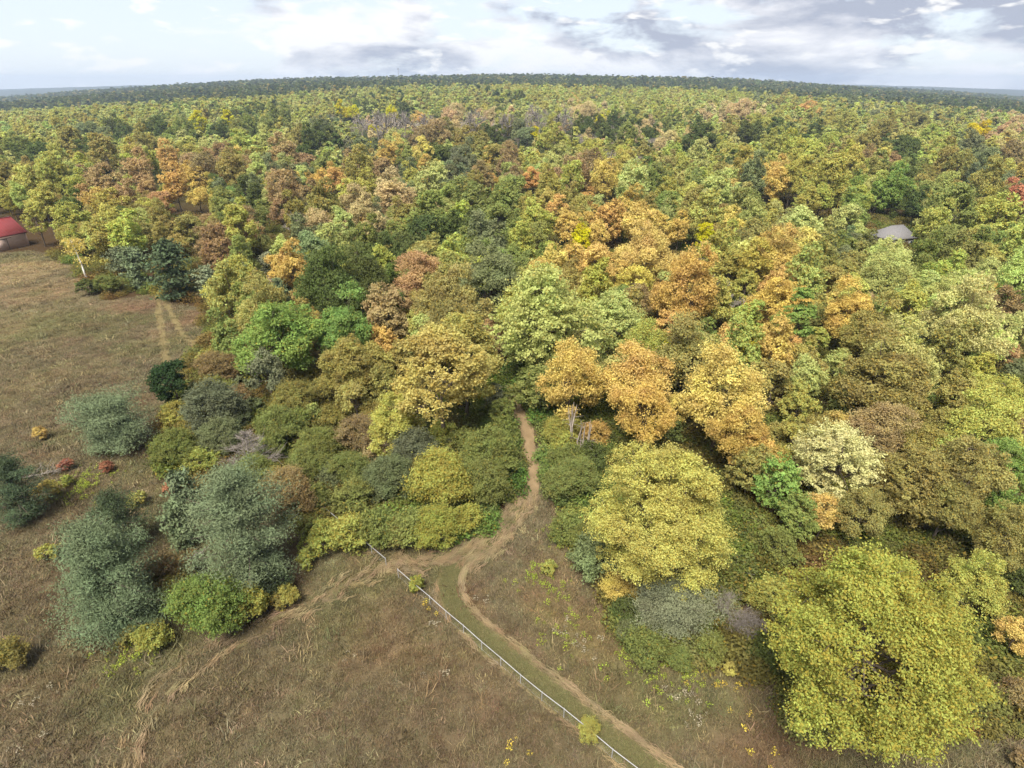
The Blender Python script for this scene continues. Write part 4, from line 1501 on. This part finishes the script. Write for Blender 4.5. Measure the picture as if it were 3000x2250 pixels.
# ------------------------------------------------------------------ barn
def build_barn():
    wall_m = plain_material('taupe_metal_siding', lin((168, 146, 134)) * 1.45, .6, .0, .06, 1.5)
    roof_m = plain_material('red_metal_roof', lin((186, 80, 80)) * .55, .45, .0, .06, .8)
    trim_m = plain_material('dark_red_trim', lin((120, 52, 52)) * .7, .5, .0, .1)
    dark_m = plain_material('dark_trim', (.06, .05, .05), .6)
    c = ground(87, 719)
    e = ground(0, 738)
    ax = math.atan2(e[1] - c[1], e[0] - c[0])         # local +x runs along the long wall, away from the corner
    root = bpy.data.objects.new('barn', None); COL.objects.link(root)
    root.location = (c[0], c[1], 0); root.rotation_euler = (0, 0, ax)
    root['label'] = 'long taupe barn with a red metal roof at the left edge'; root['category'] = 'barn'
    L, Wd, E, RZ = 26.0, 11.0, 5.0, 9.2
    # local y: the barn lies on the side away from the field
    s = -1.0
    V, Fc = box(0, L, min(0, s * Wd), max(0, s * Wd), -.3, E)
    link('wall', mesh_from('wall', V, Fc, wall_m), root)
    for x0 in (0.0, L):
        g = np.array([(x0, 0, E), (x0, s * Wd, E), (x0, s * Wd / 2, RZ), (x0 + (.2 if x0 == 0 else -.2), 0, E), (x0 + (.2 if x0 == 0 else -.2), s * Wd, E), (x0 + (.2 if x0 == 0 else -.2), s * Wd / 2, RZ)])
        link('gable', mesh_from('gable', g, [np.array([(0, 1, 2), (3, 5, 4)]), np.array([(0, 3, 4, 1), (1, 4, 5, 2), (2, 5, 3, 0)])], wall_m), root)
    # ribs of the siding on the long wall
    rv, rf = box(-.03, .03, -.025, .035, 0.05, E - .05)
    me = mesh_from('rib', rv, rf, wall_m)
    for i in range(int(L / .6)):
        o = link('siding_rib', me, root, (0.3 + i * .6, 0, 0))
    # roof slopes with overhang, 0.12 thick
    ov = .5
    slope = (RZ - E) / (Wd / 2)
    for side in (0, 1):
        y_e = .5 if side == 0 else -Wd - .5
        z_e = E - .5 * slope
        y_r = -Wd / 2
        v = np.array([(-ov, y_e, z_e + .14), (L + ov, y_e, z_e + .14), (L + ov, y_r, RZ + .14), (-ov, y_r, RZ + .14),
                      (-ov, y_e, z_e + .02), (L + ov, y_e, z_e + .02), (L + ov, y_r, RZ + .02), (-ov, y_r, RZ + .02)])
        v[:, 1] *= -s if s > 0 else 1
        f = np.array([(0, 1, 2, 3), (7, 6, 5, 4), (0, 4, 5, 1), (1, 5, 6, 2), (2, 6, 7, 3), (3, 7, 4, 0)])
        o = link('roof', mesh_from('roof', v, f, roof_m), root)
        seams = []
        for i in range(int((L + 1) / .9)):
            x = -ov + .45 + i * .9
            seams.append([x, y_e, z_e + .15, x, y_r, RZ + .15, .025, .025])
        SV, SF = tubes(seams, 4)
        q = link('roof_seam', mesh_from('roof_seam', SV, SF, roof_m), o)
        q['kind'] = 'stuff'
    V, Fc = box(-ov, L + ov, .46, .54, E - .62, E - .30)
    link('eave_trim', mesh_from('eave_trim', V, Fc, trim_m), root)
    V, Fc = box(-ov, L + ov, -Wd / 2 - .15, -Wd / 2 + .15, RZ + .10, RZ + .24)
    link('ridge_cap', mesh_from('ridge_cap', V, Fc, roof_m), root)
    # big sliding door on the long wall
    V, Fc = box(6.4, 10.6, .045, .12, .05, 3.6)
    d = link('sliding_door', mesh_from('sliding_door', V, Fc, wall_m), root)
    V, Fc = join([box(6.3, 6.42, .05, .15, .05, 3.65), box(10.58, 10.7, .05, .15, .05, 3.65), box(6.42, 10.58, .05, .15, 3.55, 3.67)])
    link('door_trim', mesh_from('door_trim', V, Fc, dark_m), d)
    V, Fc = box(4.8, 11.2, .05, .2, 3.72, 3.86)
    link('door_track', mesh_from('door_track', V, Fc, dark_m), root)
    V, Fc = box(-.06, .10, -.08, .06, 0, E)
    link('corner_trim', mesh_from('corner_trim', V, Fc, wall_m), root)


build_barn()


def build_house():
    wall_m = plain_material('cream_siding', (.42, .40, .36), .7)
    roof_m = plain_material('grey_shingle', (.13, .125, .13), .85, 0, .18, 3.0)
    dark_m = plain_material('window_dark', (.04, .05, .06), .2)
    tr_m = plain_material('white_trim', (.7, .7, .68), .6)
    d = ray(2622, 660)
    s = (6.6 - H) / d[2]
    x, y = d[0] * s, d[1] * s
    root = bpy.data.objects.new('house', None); COL.objects.link(root)
    root.location = (x, y, -.3); root.rotation_euler = (0, 0, math.radians(14))
    root['label'] = 'house with a grey hipped roof nearly hidden by trees at right'; root['category'] = 'house'
    a, b = 5.4, 4.2
    V, Fc = box(-a, a, -b, b, -.2, 3.4)
    link('wall', mesh_from('wall', V, Fc, wall_m), root)
    A, B = a + .6, b + .6
    v = np.array([(-A, -B, 3.35), (A, -B, 3.35), (A, B, 3.35), (-A, B, 3.35), (-A + 4.6, 0, 6.9), (A - 2.4, 0, 6.9), (-A, -B, 3.2), (A, -B, 3.2), (A, B, 3.2), (-A, B, 3.2)])
    r = link('roof', mesh_from('roof', v, [np.array([(0, 1, 5, 4), (2, 3, 4, 5), (0, 6, 7, 1), (1, 7, 8, 2), (2, 8, 9, 3), (3, 9, 6, 0), (9, 8, 7, 6)]), np.array([(1, 2, 5), (3, 0, 4)])], roof_m), root)
    V, Fc = tubes([[-A + 4.6, 0, 6.92, A - 2.4, 0, 6.92, .07, .07]], 6)
    link('ridge_cap', mesh_from('ridge_cap', V, Fc, roof_m), r)
    V, Fc = box(2, 2.8, .8, 1.6, 5.2, 7.2)
    for wx in (-4.2, -1.4, 1.6, 4.4):
        V, Fc = box(wx - .55, wx + .55, -b - .03, -b + .02, 1.0, 2.3)
        w = link('window', mesh_from('window', V, Fc, dark_m), root)
        V, Fc = join([box(wx - .65, wx - .55, -b - .06, -b + .02, .9, 2.4), box(wx + .55, wx + .65, -b - .06, -b + .02, .9, 2.4), box(wx - .55, wx + .55, -b - .06, -b + .02, 2.3, 2.4), box(wx - .55, wx + .55, -b - .06, -b + .02, .9, 1.0)])
        link('frame', mesh_from('frame', V, Fc, tr_m), w)


build_house()


# ------------------------------------------------------------------ birch at the field corner, trunks by the path, dead wood, mast
def build_birch():
    base = ground(260, 828)
    root = bpy.data.objects.new('birch_tree', None); COL.objects.link(root)
    root.location = tuple(base)
    root['label'] = 'leaning white-trunked birch with thin pale yellow leaves at the field corner'; root['category'] = 'tree'
    rng = np.random.default_rng(5)
    p = [np.array([0, 0, -.1]), np.array([-.3, 0, 3.2]), np.array([-.5, .2, 6.2]), np.array([-1.0, .3, 9.5]), np.array([-1.5, .3, 12.0])]
    segs = [[*p[i], *p[i + 1], .30 - .06 * i, .24 - .06 * i] for i in range(4)]
    tips = []
    for i in range(16):
        f = rng.uniform(.45, 1) * 4
        k = min(int(f), 3)
        q = p[k] + (p[k + 1] - p[k]) * (f - k)
        a = rng.uniform(0, 6.28); L = rng.uniform(1.4, 3.2)
        e = q + np.array([math.cos(a) * L, math.sin(a) * L, L * rng.uniform(.1, .7)])
        segs.append([*q, *e, .07, .02]); tips += [e, q * .4 + e * .6]
    V, Fc = tubes(segs, 6)
    link('trunk', mesh_from('trunk', V, Fc, BARK_BIRCH, smooth_shade=True), root)
    T = np.array(tips)
    C = (T[:, None] + rng.normal(size=(len(T), 42, 3)) * .6).reshape(-1, 3)
    V, Fc, va = leaves(C, rng.normal(size=C.shape) * .5, .22, rng.uniform(0, 1, len(C)), rng)
    o = link('crown', mesh_from('crown', V, Fc, LEAF, face_attr=va), root)
    o.color = (*(lin((196, 182, 104)) * ALB), .2)


def build_trunks():
    """bare split trunks under the amber trees right of the path"""
    rng = np.random.default_rng(6)
    for (bx, by, ang, n, h, lab) in ((1708, 1372, 0, 6, 8.5, 'splintered pale dead trunk standing under the amber trees right of the path'),
                                     (1672, 1340, 1, 4, 9.5, 'cluster of bare pinkish stems left of the splintered dead trunk')):
        b = ground(bx, by)
        root = bpy.data.objects.new('dead_tree', None); COL.objects.link(root)
        root.location = tuple(b); root['label'] = lab; root['category'] = 'dead tree'; root['group'] = 'bare trunks by the path'
        for k in range(n):
            a = rng.uniform(0, 6.28); r = rng.uniform(.05, .45)
            p0 = np.array([math.cos(a) * r, math.sin(a) * r, -.1])
            p1 = p0 + np.array([rng.normal() * .35, rng.normal() * .3, h * rng.uniform(.45, .6)])
            p2 = p1 + np.array([rng.normal() * .5, rng.normal() * .4, h * rng.uniform(.3, .45)])
            seg = [[*p0, *p1, .17, .12], [*p1, *p2, .12, .04]]
            for j in range(4):
                q = p1 + (p2 - p1) * rng.uniform(0, .9)
                e = q + rng.normal(size=3) * np.array([.7, .7, .5])
                seg.append([*q, *e, .035, .012])
            V, Fc = tubes(seg, 6)
            link('stem', mesh_from('stem', V, Fc, BARK_PALE, smooth_shade=True), root)


def build_deadwood():
    rng = np.random.default_rng(8)
    rows = [(125, 1395, .2, 26, 5.2, 'fallen grey dead branches lying in the left field'),
            (560, 1640, .5, 16, 3.0, 'small heap of dead grey branches left of the bright green bush'),
            (2120, 1690, .3, 18, 4.6, 'fallen dead limbs between the yellow-green tree and the huge lime tree'),
            (860, 1430, 2.6, 8, 3.5, 'broken dead branch in the brush beside the fence')]
    for (px, py, a0, n, L, lab) in rows:
        b = ground(px, py)
        root = bpy.data.objects.new('dead_branches', None); COL.objects.link(root)
        root.location = (b[0], b[1], float(gz(b[0], b[1]))); root['label'] = lab; root['category'] = 'dead branches'; root['group'] = 'fallen dead wood'
        main = [[-L / 2, 0, .15, L / 2, 0, .7, .10, .03]]
        V, Fc = tubes(main, 6)
        st = link('limb', mesh_from('limb', V, Fc, BARK_DEAD, smooth_shade=True), root)
        st.rotation_euler = (0, 0, a0)
        seg = []
        for i in range(n):
            f = rng.uniform(-.4, .5)
            q = np.array([f * L, 0, .42 + f * .55])
            a = rng.normal() * .9
            e = q + np.array([math.cos(a), math.sin(a) * 1.3, rng.uniform(.1, .9)]) * L * rng.uniform(.15, .4)
            seg.append([*q, *e, .035, .012])
            for j in range(3):
                m = q + (e - q) * rng.uniform(.3, 1)
                seg.append([*m, *(m + rng.normal(size=3) * np.array([.5, .5, .25])), .015, .006])
        V, Fc = tubes(seg, 4)
        tw = link('twigs', mesh_from('twigs', V, Fc, BARK_DEAD), root)
        tw.rotation_euler = (0, 0, a0)
        tw['kind'] = 'stuff'


def build_mast():
    y = 2900.0
    d = ray(1166, 200)
    x = d[0] / d[1] * y
    zt = H + d[2] / d[1] * y
    zb = float(terrain(x, y))
    m = plain_material('mast_steel', (.30, .30, .32), .6, .2)
    root = bpy.data.objects.new('radio_mast', None); COL.objects.link(root)
    root.location = (x, y, zb); root['label'] = 'thin grey radio mast rising above the distant forest on the horizon'; root['category'] = 'mast'
    h = zt - zb
    seg = []
    n = 18
    legs = [np.array([math.cos(a), math.sin(a), 0]) * 1.1 for a in (0, 2.09, 4.19)]
    for l in legs:
        seg.append([*l, *(l * .7 + np.array([0, 0, h])), .28, .22])
    for i in range(n):
        for k in range(3):
            f0, f1 = i / n, (i + 1) / n
            p = legs[k] * (1 - .3 * f0) + np.array([0, 0, h * f0]); q = legs[(k + 1) % 3] * (1 - .3 * f1) + np.array([0, 0, h * f1])
            seg.append([*p, *q, .1, .1])
    V, Fc = tubes(seg, 4)
    link('lattice', mesh_from('lattice', V, Fc, m), root)
    V, Fc = tubes([[math.cos(a) * 2.0, math.sin(a) * 2.0, h - 5, math.cos(a) * 2.0, math.sin(a) * 2.0, h - 1, .5, .5] for a in np.arange(6) * 1.047] + [[0, 0, h, 0, 0, h + 5, .15, .08]], 5)
    link('antenna', mesh_from('antenna', V, Fc, m), root)


build_birch()
build_trunks()
build_deadwood()
build_mast()


# ------------------------------------------------------------------ haze: pale even air round the whole place
def build_haze():
    V, Fc = box(-11000, 11000, -400, 9800, -260, 150)
    m, t = new_mat('haze_air')
    pv = N(t, 'ShaderNodeVolumePrincipled')
    pv.inputs['Color'].default_value = (.62, .76, 1.0, 1)
    pv.inputs['Density'].default_value = 0.0001
    pv.inputs['Anisotropy'].default_value = 0.2
    o = N(t, 'ShaderNodeOutputMaterial')
    t.links.new(pv.outputs[0], o.inputs['Volume'])
    h = link('haze', mesh_from('haze', V, Fc, m))
    h['kind'] = 'stuff'; h['label'] = 'pale blue haze in the air over the far forest'; h['category'] = 'haze'


build_haze()
